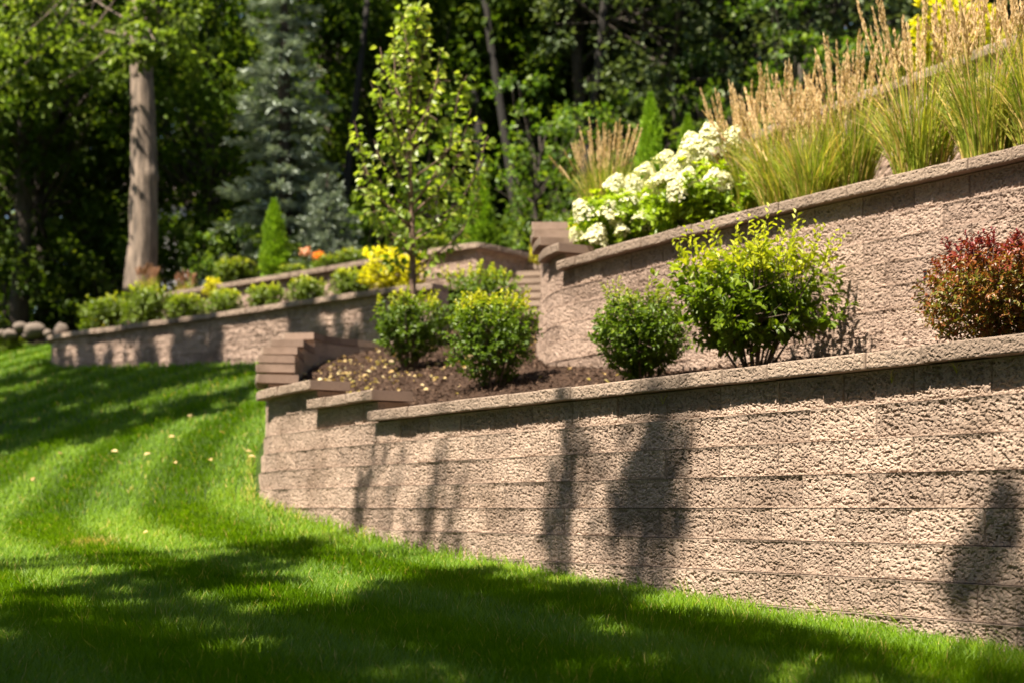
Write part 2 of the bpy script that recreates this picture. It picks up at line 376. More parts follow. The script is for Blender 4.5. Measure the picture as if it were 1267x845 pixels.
def wall(name, label, path, top, ndown, steps, ds, nz, stone, cap, floor=None, s_end=None, cap_len=.305, cap_t=.070, cap_out=.092, batter=.020, amp=1.0):
    """segmental block wall: courses of split-face blocks in one mesh, every cap stone a mesh of its own"""
    root = empty(name, (*path.at(path.L * .4), top - ndown * CH), label, "retaining wall")
    org = np.array(root.location)
    s_end = s_end or path.L
    mb = MB()
    lv = [0.0] + list(steps)                    # level j begins at lv[j]
    for c in range(-ndown, len(steps)):         # course c spans top+c*CH .. top+(c+1)*CH ; below 0 the whole length
        z0 = top + c * CH; z1 = z0 + CH
        sa = 0.0 if c < 0 else lv[c + 1]
        sb = s_end
        if floor is not None:                   # leave out what lies well under ground
            ss = np.linspace(sa, sb, 200); q = path.at(ss)
            okm = floor(q[:, 0], q[:, 1]) < z1 + .25
            if not okm.any(): continue
            sb = min(sb, ss[okm][-1] + .05)
        off = (c % 2) * .2 + rng.uniform(0, .06)
        s = np.linspace(sa, sb, max(4, int((sb - sa) / ds)))
        js = off + .4 * np.arange(math.floor((sa - off) / .4), math.ceil((sb - off) / .4) + 1)
        js = js[(js > sa + .02) & (js < sb - .02)]
        if ds < .012: s = np.sort(np.concatenate([s] + [js + k for k in (-.0065, -.0035, -.0018, .0018, .0035, .0065)]))
        n = len(s)
        q = path.at(s); o = path.out(s)
        bi = np.floor((s - off) / .4).astype(int); fb = (s - off) / .4 - bi
        de = np.minimum(fb, 1 - fb) * .4        # distance to the joint
        brn = rng.random(int(bi.max() - bi.min()) + 2); br = brn[bi - bi.min()]
        tilt = (rng.random(len(brn)) - .5)[bi - bi.min()]
        zr = np.linspace(0, 1, nz)
        Sg, Zg = np.meshgrid(s, zr * CH + z0)
        zz = Zg + c * .731
        d = split_face(Sg, zz)
        d *= amp
        d += (br[None] - .5) * .005 + tilt[None] * (fb[None] - .5) * .006
        ej = np.clip(1 - de / .0075, 0, 1)[None]
        d = d * (1 - .8 * ej) - np.clip(1 - de / .0042, 0, 1)[None] * .018
        et = np.clip(1 - (1 - zr)[:, None] * CH / .013, 0, 1); eb = np.clip(1 - zr[:, None] * CH / .011, 0, 1)
        d = d * (1 - .9 * et) * (1 - .8 * eb) + et * .0025 - eb ** 2 * .0012
        d += max(0, -c) * batter
        X = q[None, :, 0] + o[None, :, 0] * d; Y = q[None, :, 1] + o[None, :, 1] * d
        Zz = np.broadcast_to(z0 + .0015 + zr[:, None] * (CH - .004), X.shape)
        ra = np.broadcast_to(br[None], X.shape)
        inn = -.25
        xb = (q + o * inn)
        rows_x = np.vstack([X, xb[None, :, 0], xb[None, :, 0]]); rows_y = np.vstack([Y, xb[None, :, 1], xb[None, :, 1]])
        rows_z = np.vstack([Zz, np.full((1, n), z1 - .0025), np.full((1, n), z0)])
        ra = np.vstack([ra, br[None], br[None]])
        R = nz + 2
        v = np.stack([rows_x, rows_y, rows_z], -1).reshape(-1, 3) - org
        i = np.arange(R - 1)[:, None] * n; j = np.arange(n - 1)[None]
        qd = np.stack([i + j + 1, i + j, i + n + j, i + n + j + 1], -1).reshape(-1, 4)
        colm = np.arange(R) * n
        mb.add(v, [qd, colm, (colm + n - 1)[::-1]], ra.ravel())
    mb.build("block_face", stone, root)
    # cap stones
    ends = lv[1:] + [s_end]
    for j, (sa, sb) in enumerate(zip(lv, ends)):
        z = top + j * CH + .001
        L = sb - sa; k = max(1, round(L / cap_len))
        cuts = np.linspace(sa, sb, k + 1)
        for i in range(k):
            a, b = cuts[i] + .0006, cuts[i + 1] - .0006
            if i == 0: a -= .05 if j else 0
            s = np.linspace(a, b, max(3, int((b - a) / ds)))
            if ds < .012: s = np.sort(np.concatenate([s, [a + .002, a + .0045, b - .0045, b - .002]]))
            n = len(s); q = path.at(s); o = path.out(s)
            nr = max(3, int(nz * .5)); zr = np.linspace(0, 1, nr)
            Sg, Zg = np.meshgrid(s, zr * cap_t); Zs = Zg + j * 3.3
            d = split_face(Sg, Zs + sa) * .55 * amp
            ez = np.clip(1 - np.minimum(zr, 1 - zr)[:, None] * cap_t / .010, 0, 1)
            es = np.clip(1 - np.minimum(s - a, b - s)[None] / .010, 0, 1)
            d = d * (1 - .7 * ez) * (1 - .6 * es) - ez ** 2 * .004 - es ** 3 * .012
            dz = rng.uniform(0, .005); do = rng.uniform(-.009, .009)
            d = d + cap_out + do
            X = q[None, :, 0] + o[None, :, 0] * d; Y = q[None, :, 1] + o[None, :, 1] * d
            Z = np.broadcast_to(z + dz + zr[:, None] * cap_t, X.shape)
            v = np.stack([X, Y, Z], -1).reshape(-1, 3)
            e = np.array([0, n - 1]); bk = q[e] + o[e] * (-.25)
            bv = np.array([[*bk[0], z + dz], [*bk[1], z + dz], [*bk[0], z + dz + cap_t], [*bk[1], z + dz + cap_t]])
            N = n * nr
            ii = np.arange(nr - 1)[:, None] * n; jj = np.arange(n - 1)[None]
            qd = np.stack([ii + jj + 1, ii + jj, ii + n + jj, ii + n + jj + 1], -1).reshape(-1, 4)
            cm = MB()
            topf = np.concatenate([(nr - 1) * n + np.arange(n)[::-1], [N + 2, N + 3]])
            botf = np.concatenate([np.arange(n), [N + 1, N]])
            c0 = np.concatenate([np.arange(nr) * n, [N + 2, N]]); c1 = np.concatenate([(np.arange(nr) * n + n - 1)[::-1], [N + 1, N + 3]])
            cm.add(np.vstack([v, bv]) - org, [qd, topf, botf, c0, c1, np.array([N, N + 1, N + 3, N + 2])], rng.random())
            me = cm.mesh("cap_stone", cap)
            me.materials.append(M['capside'])
            mi = np.zeros(len(me.polygons), np.int32); mi[len(qd):] = 1
            me.polygons.foreach_set("material_index", mi)
            link("cap_stone", me, root)
    return root

# ------------------------------------------------------------------ ground sheets
def inside_w1(x, y):
    poly = np.vstack([W1.p, [[8, 17]], [[8, 3]]])
    res = np.zeros(x.shape, bool); j = len(poly) - 1
    for i in range(len(poly)):
        xi, yi = poly[i]; xj, yj = poly[j]
        c = ((yi > y) != (yj > y)) & (x < (xj - xi) * (y - yi) / (yj - yi + 1e-12) + xi)
        res ^= c; j = i
    return res
def sheet(name, xs, ys, hfun, mat, mask=None, kind='structure'):
    X, Y = np.meshgrid(xs, ys); Z = hfun(X, Y)
    n = len(xs); m = len(ys)
    i = np.arange(m - 1)[:, None] * n; j = np.arange(n - 1)[None]
    q = np.stack([i + j, i + j + 1, i + n + j + 1, i + n + j], -1).reshape(-1, 4)
    if mask is not None:
        ok = mask(X, Y).ravel(); q = q[ok[q].all(1)]
    mb = MB(); mb.add(np.stack([X, Y, Z], -1).reshape(-1, 3), q)
    o = mb.build(name, mat, None, True); tag(o, kind=kind); return o

def ground_h(X, Y):
    z = np.minimum(lawn_h(X, Y), hill_h(X, Y)) - .06
    z = np.where(inside_w1(X, Y), np.minimum(z, -.7), z)
    return np.where(hill_d(X, Y) > .3, np.minimum(z, hill_h(X, Y)), z)
gx = np.concatenate([np.linspace(-300, -20, 30), np.linspace(-19, 12, 125), np.linspace(14, 300, 30)])
gy = np.concatenate([np.linspace(-60, 2, 20), np.linspace(2.5, 34, 127), np.linspace(36, 400, 50)])
sheet("ground", gx, gy, ground_h, M['forest'])
sheet("lawn", np.linspace(-24, 4.2, 240), np.linspace(-14, 28, 330), lambda x, y: lawn_h(x, y) + .012 * (fbm(x * 1.3, y * 1.3, 4, 3) - .45), M['turf'],
      lambda x, y: (~inside_w1(x - .29, y - .20)) & (hill_d(x, y) < .35) & ((hill_d(x, y) < -1.5) | (x < -7.3)) & ~((x > .4) & (y > 15)))

def band(name, path, s0, s1, n, t0, t1, m, hfun, mat):
    """soil strip behind a wall: follows the wall, t metres behind its face"""
    s = np.linspace(s0, s1, n); q = path.at(s); o = path.out(s); t = np.linspace(t0, t1, m)
    X = q[None, :, 0] - o[None, :, 0] * t[:, None]; Y = q[None, :, 1] - o[None, :, 1] * t[:, None]
    Z = hfun(X, Y, np.broadcast_to(t[:, None], X.shape))
    i = np.arange(m - 1)[:, None] * n; j = np.arange(n - 1)[None]
    qd = np.stack([i + j, i + j + 1, i + n + j + 1, i + n + j], -1).reshape(-1, 4)
    mb = MB(); mb.add(np.stack([X, Y, Z], -1).reshape(-1, 3), qd)
    o = mb.build(name, mat, None, True); tag(o, kind='structure'); return o

def lump(x, y, a=.03): return a * (fbm(x * 9, y * 9, 2, 4) - .45)
# lower bed: everything inside the first wall in front of the second
def inside_bed1(x, y):
    d1 = W1.dist(x.ravel(), y.ravel()).reshape(x.shape)
    return inside_w1(x, y) & (d1 > .17) & (y < 18)
sheet("mulch_bed", np.linspace(-2.5, 6, 220), np.linspace(2.5, 17, 360), lambda x, y: bed1_h(x, y) + lump(x, y), M['mulch'], inside_bed1)
Z2 = 1.985
band("planting_soil", W2, 0, W2.L, 120, .22, 3.0, 20, lambda x, y, t: Z2 + .02 + .16 * np.minimum(t, 2.4) + np.maximum(0, y - 11.9) * .22 + lump(x, y), M['mulch'])
Z3 = 3.36
band("hillside_soil", W3, 0, W3.L, 80, .2, 26, 24, lambda x, y, t: Z3 + .04 + .115 * t + lump(x, y), M['forest'])
ZA = 2.72
band("terrace_soil", WA, .1, WA.L - .2, 60, .2, 1.75, 8, lambda x, y, t: ZA + .02 + .10 * t + lump(x, y), M['mulch'])
ZC = 3.45
band("upper_terrace_soil", WC, 2.15, WC.L, 60, .2, 6, 12, lambda x, y, t: ZC + .03 + .13 * t + lump(x, y), M['mulch'])

# ------------------------------------------------------------------ retaining walls
steps1 = [W1.near(p) for p in [(-.945, 10.0), (-1.49, 10.92), (-2.06, 12.02), (-2.22, 12.62), (-2.34, 13.3), (-2.41, 13.97), (-2.43, 14.65), (-2.40, 15.33)]]
wall("retaining_wall", "front retaining wall of rough brown blocks rising in steps at its left end above the lawn", W1, .60, 9, steps1, .0050, 30,
     M['stone'], M['cap'], amp=.80, floor=lambda x, y: lawn_h(x, y) - .1)
steps2 = [W2.near(p) for p in [(.46, 11.97), (.33, 12.47), (.285, 12.9), (.28, 13.3)]]
wall("retaining_wall", "second tier block wall standing behind the lower mulch bed and its shrubs", W2, Z2, 9, steps2, .0075, 22, M['stone_far'], M['cap'], batter=.012, amp=.85)
wall("retaining_wall", "third tier block wall half hidden by tall feathery grasses", W3, Z3, 9, [], .018, 8, M['stone_far'], M['cap'])
wall("retaining_wall", "long low far wall at the back of the lawn with dark tree shadows", WA, ZA, 8, [], .016, 10, M['stone_far'], M['cap'], cap_len=.4, batter=.006, amp=1.7)
wall("retaining_wall", "upper far wall behind the row of clipped round shrubs", WC, ZC, 8, [], .016, 10, M['stone_far'], M['cap'], cap_len=.4, s_end=WC.L, batter=.006, amp=1.7)

# stone stairs between the far walls and the second tier
st = empty("stone_stairs", (.0, 17.0, 2.1), "stone stairs with pale treads between the walls behind the shrubs", "stairs")
ux, uy = .22, .975
for k in range(8):
    mb = MB()
    z = .16 * (k + 1); c0 = np.array([ux, uy]) * .40 * k
    sdv = np.array([uy, -ux]) * .66
    ring = lambda a, b, zz: [(*(c0 + np.array([ux, uy]) * a - sdv), zz), (*(c0 + np.array([ux, uy]) * a + sdv), zz), (*(c0 + np.array([ux, uy]) * b + sdv), zz), (*(c0 + np.array([ux, uy]) * b - sdv), zz)]
    for (a, b, za, zb, mt) in ((.02, .42, z - .16, z - .07, 0), (-.02, .42, z - .069, z, 0)):
        v = ring(a, b, za) + ring(a, b, zb)
        mb.add(v, [np.array([[0, 3, 2, 1], [4, 5, 6, 7], [0, 1, 5, 4], [1, 2, 6, 5], [2, 3, 7, 6], [3, 0, 4, 7]])], rng.random())
    mb.build("tread", M['cap'], st)

# dark slot in the second tier wall
sl = W2.near((.29 * 8.9, 8.85)); q = W2.at(sl)
p = P(1151, 346, 8.62)
mb = MB()
o2 = W2.out(sl); u2 = np.array([o2[1], -o2[0]])
sc = W2.at(np.array([sl]))[0]
for s in np.linspace(0, W2.L, 3000):
    qq = W2.at(s)
    if abs(qq[0] / qq[1] * F + CX - 1151) < .8: sc = qq; break
zc = (HY - 346) / F * sc[1]
vv = []
for dz in (-.055, .055):
    for (a, b) in ((-.009, -.01), (.009, -.01), (.009, .055), (-.009, .055)):
        xy = sc + u2 * a + o2 * b; vv.append((*xy, zc + dz))
mb.add(vv, [np.array([[0, 3, 2, 1], [4, 5, 6, 7], [0, 1, 5, 4], [1, 2, 6, 5], [2, 3, 7, 6], [3, 0, 4, 7]])])
o = mb.build("drain_slot", M['metal']); tag(o, "small dark vertical drain slot set in the second tier wall", "drain")

# ------------------------------------------------------------------ grass
def grass():
    pts = []
    for (d0, d1, dens) in ((3.6, 6.2, 6500), (6.2, 8.5, 4600), (8.5, 12, 2600), (12, 17, 1250), (17, 28.5, 620)):
        xa, xb = -.47 * d1 - .4, min(.42 * d1, 4.0)
        n = int((xb - xa) * (d1 - d0) * dens)
        x = rng.uniform(xa, xb, n); y = rng.uniform(d0, d1, n)
        ok = (x > -.45 * y - .5) & (x < .44 * y + .3) & (~inside_w1(x + .10, y + .07)) & (hill_d(x, y) < .3) & ((hill_d(x, y) < -1.6) | (x < -7.3)) & ~((x > .4) & (y > 15))
        pts.append(np.stack([x[ok], y[ok]], -1))
    xy = np.vstack(pts); x, y = xy[:, 0], xy[:, 1]; n = len(x)
    z = lawn_h(x, y) - .005
    dw = W1.dist(x, y)
    stripe = np.sin(dw / .53 * math.pi + .3 * fbm(x * .7, y * .7, 6, 2)) * 1.5
    stripe = np.clip(stripe, -1, 1) * .95
    tuft = fbm(x * 5, y * 5, 3, 3); big = fbm(x * .8, y * .8, 8, 3)
    h = (.052 + .03 * rng.random(n)) * (.75 + .6 * tuft)
    h *= np.where(dw < .16, 1.5, 1.0)
    w = np.maximum(.0030, y * .00052) * (.6 + 1.0 * rng.random(n) ** 1.5)
    th = rng.uniform(0, 2 * math.pi, n)
    lean = rng.uniform(.15, .75, n) * h
    lx = np.cos(th) * lean; ly = np.sin(th) * lean + stripe * .45 * h     # mowing rolls each swath its own way
    fx = rng.uniform(-.6, .6, n)
    sx, sy = np.cos(fx), np.sin(fx)
    b = np.stack([x, y, z], -1)
    sd_ = np.stack([sx, sy, np.zeros(n)], -1) * (w / 2)[:, None]
    mid = b + np.stack([lx * .35, ly * .35, h * .62], -1)
    tip = b + np.stack([lx, ly, h], -1)
    v = np.stack([b - sd_, b + sd_, mid + sd_ * .8, mid - sd_ * .8, tip], 1)
    k = (np.arange(n) * 5)[:, None]
    r = np.clip(.18 + .42 * rng.random(n) + .45 * (big - .45) + .25 * (tuft - .45) + .05 * stripe, 0, .93)
    r = np.where(rng.random(n) < .028, 1.0, r)
    patch = np.exp(-(((x + 2.99) / .14) ** 2 + ((y - 10.12) / .22) ** 2))
    r = np.where(rng.random(n) < patch * .8, 1.0, r)
    edge = (dw < .22) & (y > 10.6) & (y < 13.5) & (rng.random(n) < .22)
    r = np.where(edge, .97, r)
    mb = MB(); mb.add(v, [k + np.array([0, 1, 2, 3]), k + np.array([3, 2, 4])], np.repeat(r, 5))
    o = mb.build("grass", M['grass']); tag(o, "short mown lawn grass in pale and dark stripes", "grass", kind='stuff')
grass()

# mulch chips and leaf litter
def on_bed1(n, xr, yr):
    x = rng.uniform(*xr, n); y = rng.uniform(*yr, n)
    ok = inside_bed1(x, y)
    x, y = x[ok], y[ok]
    return np.stack([x, y, bed1_h(x, y) + lump(x, y)], -1)
p = on_bed1(42000, (-2.4, 3.2), (6, 16.6))
ax = rdir(len(p)); ax[:, 2] *= .35; up = rdir(len(p)); up[:, 2] += 1.6
mb = MB(); leaves(mb, p + np.array([0, 0, .006]), ax, nrm(up), rng.uniform(.02, .065, len(p)), rng.uniform(.007, .02, len(p)), rng.random(len(p)), False)
o = mb.build("mulch_chips", M['chips']); tag(o, "dark brown shredded bark mulch chips covering the lower bed", "mulch", kind='stuff')
p = on_bed1(5200, (-2.4, 2.0), (8, 16.6))
cl = np.exp(-(((p[:, 0] + 1.5) / .6) ** 2 + ((p[:, 1] - 13.6) / 1.3) ** 2)) + .8 * np.exp(-(((p[:, 0] + .2) / .5) ** 2 + ((p[:, 1] - 13.6) / .8) ** 2)) + .05
p = p[rng.random(len(p)) < cl * .62]
ax = rdir(len(p)); ax[:, 2] *= .3; up = rdir(len(p)) * .8; up[:, 2] += 1
mb = MB(); leaves(mb, p + np.array([0, 0, .018]), ax, nrm(up), rng.uniform(.02, .075, len(p)), rng.uniform(.016, .045, len(p)), rng.random(len(p)), True)
o = mb.build("leaf_litter", M['litter']); tag(o, "scattered yellow fallen leaves on the dark mulch", "leaf litter", kind='stuff')

# single fallen leaves on the lawn
def lawn_point(px, py):
    D = np.linspace(4, 27, 4000); x = (px - CX) / F * D
    yy = HY - F * lawn_h(x, D) / D
    i = np.argmin(np.abs(yy - py)); return np.array([x[i], D[i], lawn_h(x[i], D[i])])
for k, (px, py) in enumerate([(72, 568), (146, 566), (178, 571), (218, 581), (258, 577), (304, 566), (307, 573), (40, 603), (183, 668), (208, 548), (232, 520), (271, 541)]):
    p = lawn_point(px, py)
    mb = MB(); a = rdir(1); a[:, 2] *= .3
    leaves(mb, np.zeros((1, 3)), a, np.array([[rng.uniform(-.4, .4), -.5, 1.]]), .075, .05, np.array([rng.random() * .55]), True)
    o = mb.build("fallen_leaf", M['litter']); o.location = p + np.array([0, 0, .065])
    tag(o, "small yellow fallen leaf lying on the mown lawn left of the front wall", "fallen leaf", "fallen leaves on the lawn")

# ------------------------------------------------------------------ shrubs
def shrub_meshes(rx, ry, h, ntwig, lpt, L, W, leafmat, shoots=0, shoot_len=.18, newtop=.5, box=2.6, base=.06, gap=0.0, twl=.10, fine=True, nstem=11, seed=0, loose=.0, rndbias=0.0):
    fo = MB(); stm = MB()
    u = rdir(ntwig * 2)
    u = u[u[:, 2] > -.97][:ntwig]
    # superellipsoid surface
    k = (np.abs(u) ** box).sum(1) ** (-1 / box)
    lumps = 1 + (.16 + loose) * (vnoise(u[:, 0] * 2.2 + 9 + seed, u[:, 1] * 2.2 + u[:, 2] * 2.1, seed) - .5) * 2
    rad = (rng.random(len(u)) ** .42) * k * lumps
    c = np.array([0, 0, base * h + (1 - base) * h / 2])
    sc = np.array([rx, ry, (1 - base) * h / 2])
    p = u * rad[:, None] * sc + c
    if gap:                                   # narrow at the foot, legs show
        zf = np.clip(p[:, 2] / h / gap, 0, 1)
        p[:, :2] *= (.38 + .62 * zf)[:, None]
    tw = nrm(u * np.array([1, 1, .7]) + np.array([0, 0, .55]) + rdir(len(u)) * .55)
    n = len(p)
    t = np.tile((np.arange(lpt) + .3) / lpt, n)
    pp = np.repeat(p, lpt, 0) + np.repeat(tw, lpt, 0) * (t * twl)[:, None] - np.repeat(tw, lpt, 0) * twl * .6
    per = nrm(np.cross(np.repeat(tw, lpt, 0), rdir(n * lpt)))
    ax = nrm(np.repeat(tw, lpt, 0) * .55 + per)
    up = nrm(np.repeat(tw, lpt, 0) * .6 + np.array([0, 0, .9]) + rdir(n * lpt) * .5)
    zrel = pp[:, 2] / h; outer = np.repeat(rad / (k * lumps), lpt)
    r = .12 + .38 * rng.random(len(pp)) + newtop * np.clip((zrel - .62) / .4, 0, 1) * outer * (.4 + .6 * t) + rndbias
    s = rng.uniform(.7, 1.15, len(pp))
    ok = pp[:, 2] > .02
    leaves(fo, pp[ok], ax[ok], up[ok], (L * s)[ok], (W * s)[ok], np.clip(r, 0, 1)[ok], fine)
    for i in range(shoots):                   # fresh shoots that stand out of the top
        a = rng.uniform(0, 2 * math.pi); rr = math.sqrt(rng.random()) * .85
        b = np.array([math.cos(a) * rx * rr, math.sin(a) * ry * rr, h * (.80 + .15 * rng.random())])
        dv = nrm(np.array([math.cos(a) * .3, math.sin(a) * .3, 1.]) + rng.normal(size=3) * .15)
        ln = shoot_len * rng.uniform(.5, 1.3); m = 9
        tt = np.linspace(.1, 1, m)[:, None]
        tube(stm, np.vstack([b - dv * .1, b + dv * ln]), [.0025, .0012], 4)
        q = b + dv * ln * tt
        per = nrm(np.cross(np.tile(dv, (m, 1)), rdir(m)))
        leaves(fo, q, nrm(per + dv * .8), nrm(np.tile(dv, (m, 1)) + per * .2), L * 1.05 * (1.15 - .5 * tt[:, 0]), W * (1.1 - .45 * tt[:, 0]), np.clip(.6 + newtop * .6 + .3 * (rng.random(m) - .5), 0, 1), fine)
    for i in range(nstem):
        a = i * 2.4 + rng.uniform(-.3, .3); rr = rng.uniform(.25, .9)
        e = np.array([math.cos(a) * rx * rr, math.sin(a) * ry * rr, h * rng.uniform(.5, .9)])
        b = np.array([math.cos(a), math.sin(a), 0]) * .05
        m1 = b + (e - b) * .45 + np.array([0, 0, h * .02]) + rng.normal(size=3) * .02
        r0 = .010 * h / .7
        tube(stm, [b - np.array([0, 0, .06]), m1, e], [r0, r0 * .7, r0 * .3], 5)
        for q in range(3):
            f = e * rng.uniform(.5, .8); g = f + nrm(rng.normal(size=3) + np.array([math.cos(a), math.sin(a), .6])) * rx * .4
            tube(stm, [f, g], [r0 * .45, r0 * .2], 4)
    return fo.mesh("foliage", leafmat), stm.mesh("stem", M['stem'])

def shrub(name, label, cat, loc, meshes, group=None, rz=0.0):
    r = empty(name, loc, label, cat, group, rz)
    link("foliage", meshes[0], r); link("stem", meshes[1], r)
    return r

def bed_pt(px, py, D):
    x = (px - CX) / F * D
    return np.array([x, D, float(bed1_h(np.array(x), np.array(D)))])
GB = "shrubs in the lower mulch bed"
shrub("shrub", "rounded dark green shrub at the foot of the slender young tree", "shrub", bed_pt(506, 450, 13.5),
      shrub_meshes(.35, .35, .70, 520, 9, .040, .026, M['box'], 26, .09, .55, 2.8, .12, .35, seed=1, loose=.16), GB)
shrub("shrub", "dense yellow tipped green shrub in the middle of the mulch bed", "shrub", bed_pt(611, 472, 11.35),
      shrub_meshes(.335, .33, .71, 640, 9, .036, .023, M['box'], 40, .10, .62, 3.0, .08, .3, seed=2, loose=.16), GB)
shrub("shrub", "green shrub partly hidden behind the yellow tipped shrub in the mulch bed", "shrub", bed_pt(596, 400, 14.7),
      shrub_meshes(.44, .40, .78, 520, 9, .040, .026, M['box'], 20, .10, .55, 2.6, .1, .3, seed=3, loose=.16), GB)
shrub("shrub", "compact deep green shrub against the second tier wall with thin pale shoots on top", "shrub", bed_pt(793, 465, 9.9),
      shrub_meshes(.30, .29, .60, 820, 9, .036, .021, M['box'], 22, .14, .25, 3.2, .07, .45, seed=4, rndbias=.05), GB)
shrub("shrub", "wide open light green shrub with leggy stems and long bright shoots", "shrub", bed_pt(934, 450, 8.95),
      shrub_meshes(.57, .40, .70, 560, 9, .062, .029, M['privet'], 70, .26, .50, 2.2, .16, .55, twl=.16, seed=5, loose=.42, nstem=16), GB)
shrub("barberry_shrub", "reddish bronze barberry shrub at the right edge above the front wall cap", "shrub", bed_pt(1264, 430, 7.0),
      shrub_meshes(.42, .36, .54, 1900, 9, .028, .015, M['barberry'], 70, .07, .62, 3.0, .05, .2, twl=.07, seed=6, rndbias=.06), GB)

# small weeds at the front wall
for (px, py, lab) in ((1109, 474, "thin pale weed growing under the front cap, nearer the open light green shrub"), (1190, 462, "thin pale weed growing under the front cap below the barberry"), (826, 500, "tiny dry weed hanging under the front cap below the compact green shrub")):
    ss = np.linspace(0, W1.L, 4000); qq = W1.at(ss); i = np.argmin(np.abs(qq[:, 0] / qq[:, 1] * F + CX - px))
    b = np.array([*(qq[i] + W1.out(ss[i]) * .03), (HY - py) / F * qq[i][1]])
    mb = MB()
    for k in range(7):
        d = nrm(np.array([rng.uniform(-.7, .7), rng.uniform(-.6, .1), 1.])); l = rng.uniform(.03, .075)
        tube(mb, [np.zeros(3), d * l * .6, d * l + np.array([rng.uniform(-.02, .02), 0, -.008])], [.0013, .001, .0005], 3, rng.uniform(.6, 1))
    o = mb.build("weed", M['reed']); o.location = b; tag(o, lab, "weed", "weeds under the front cap")

# far clipped shrubs along the low far wall
def on_wall_soil(path, px, t, z0, k):
    for s in np.linspace(0, path.L, 3000):
        q = path.at(s) - path.out(s) * t
        if abs(q[0] / q[1] * F + CX - px) < 1.2: return np.array([q[0], q[1], z0 + k * t + .02])
    return np.array([*(path.at(path.L) - path.out(path.L) * t), z0 + k * t])
clip = shrub_meshes(.27, .27, .46, 330, 8, .05, .035, M['far_shrub'], 14, .06, .6, 2.6, .04, .3, fine=False, seed=7)
big = shrub_meshes(.46, .42, .66, 480, 8, .055, .038, M['far_shrub'], 14, .06, .45, 2.4, .02, .2, fine=False, seed=8)
gold = shrub_meshes(.44, .42, .62, 330, 8, .065, .045, M['gold'], 20, .08, .5, 2.2, .02, .2, fine=False, seed=9)
GF = "clipped round shrubs along the far low wall"
r0 = None
far = [(230, "clipped round shrub third from the left end of the far low wall"),
       (276, "clipped round shrub standing between the third and the fifth on the far low wall"),
       (330, "clipped round shrub on the far wall below the narrow bright arborvitae"),
       (381, "clipped round shrub on the far wall below the orange flowers"),
       (434, "darker clipped round shrub on the far wall beside the big golden shrub")]
for i, (px, lab) in enumerate(far):
    loc = on_wall_soil(WA, px, .62, ZA, .1)
    if r0 is None: r0 = shrub("shrub", lab, "shrub", loc, clip, GF)
    else: copy_thing(r0, loc, i * 1.3, (rng.uniform(.9, 1.05),) * 3, lab, GF)
rb = shrub("shrub", "large rounded green shrub at the left end of the far low wall", "shrub", on_wall_soil(WA, 132, .75, ZA, .1), big, GF)
copy_thing(rb, on_wall_soil(WA, 181, .65, ZA, .1), 1.9, (1.0, 1.0, 1.1), "broad bright green shrub in front of the big tree trunk on the far low wall", GF)
rg = shrub("golden_shrub", "big golden yellow shrub behind the young tree stem on the far wall", "shrub", on_wall_soil(WA, 486, .65, ZA, .1), gold)
copy_thing(rg, on_wall_soil(WA, 104, .55, ZA, .1), .7, (.42, .42, .62), "small golden shrub at the very left end of the far low wall")
copy_thing(rg, np.array([.34, 18.9, 3.2]), 2.2, (.25, .25, .75), "narrow golden shrub left of the stepped end of the second tier wall")
copy_thing(rg, np.array([P(692, 0, 14.4)[0] + .25, 14.6, 2.55]), 3.2, (.7, .7, .55), "low golden shrub behind the stepped end of the second tier wall")
copy_thing(rg, np.array([P(265, 0, 22.6)[0], 22.6, ZC - .15]), 1.2, (.45, .4, .5), "little golden shrub beside the far upper cap, below the round yellow green shrub")
copy_thing(rg, np.array([P(1185, 0, 15.5)[0], 15.5, 4.55]), .4, (1.3, 1.1, 1.6), "golden shrub at the top right behind the tall plumes")

def upper(px, t): return on_wall_soil(WC, px, t, ZC, .13)
copy_thing(r0, upper(291, .75), .4, (1.25, 1.2, 1.1), "round yellow green shrub above the far upper wall left of the arborvitae", "plants above the far upper wall")
copy_thing(r0, upper(535, .6), 2.4, (.9, .9, .7), "low green shrub above the upper far wall, left of the tall arborvitae", "plants above the far upper wall")
copy_thing(r0, upper(408, .6), 1.4, (1.1, .9, .62), "low green ground shrub above the upper far wall, right of the orange flowers", "plants above the far upper wall")
copy_thing(r0, upper(440, .9), 2.9, (1.0, .9, .8), "low green shrub above the upper far wall beside the golden shrub", "plants above the far upper wall")
copy_thing(r0, upper(360, .5), .9, (.8, .8, .5), "flat green shrub above the upper far wall, left of the orange flowers", "plants above the far upper wall")

# orange and salmon flowering plants
for (px, lab, mt, hh) in ((393, "bright orange flowering plant above the upper far wall", 'orange', .32), (378, "salmon pink flowering plant beside the orange flowers", 'pink', .42)):
    r = empty("flowering_plant", upper(px, .95), lab, "flower", "flowers above the far upper wall")
    mb = MB(); n = 160; p = rdir(n) * np.array([.13, .13, hh * .45]) * (rng.random((n, 1)) ** .4) + np.array([0, 0, hh * .5])
    leaves(mb, p, rdir(n) + np.array([0, 0, .5]), rdir(n) + np.array([0, 0, .8]), .06, .035, rng.random(n), False)
    mb.build("foliage", M['weeds'], r)
    mb = MB(); n = 90; p = rdir(n) * np.array([.10, .10, .07]) * (rng.random((n, 1)) ** .4) + np.array([0, 0, hh + .05])
    leaves(mb, p, rdir(n), rdir(n) + np.array([0, -.4, .8]), .055, .045, rng.random(n), False)
    mb.build("blossom", M[mt], r)

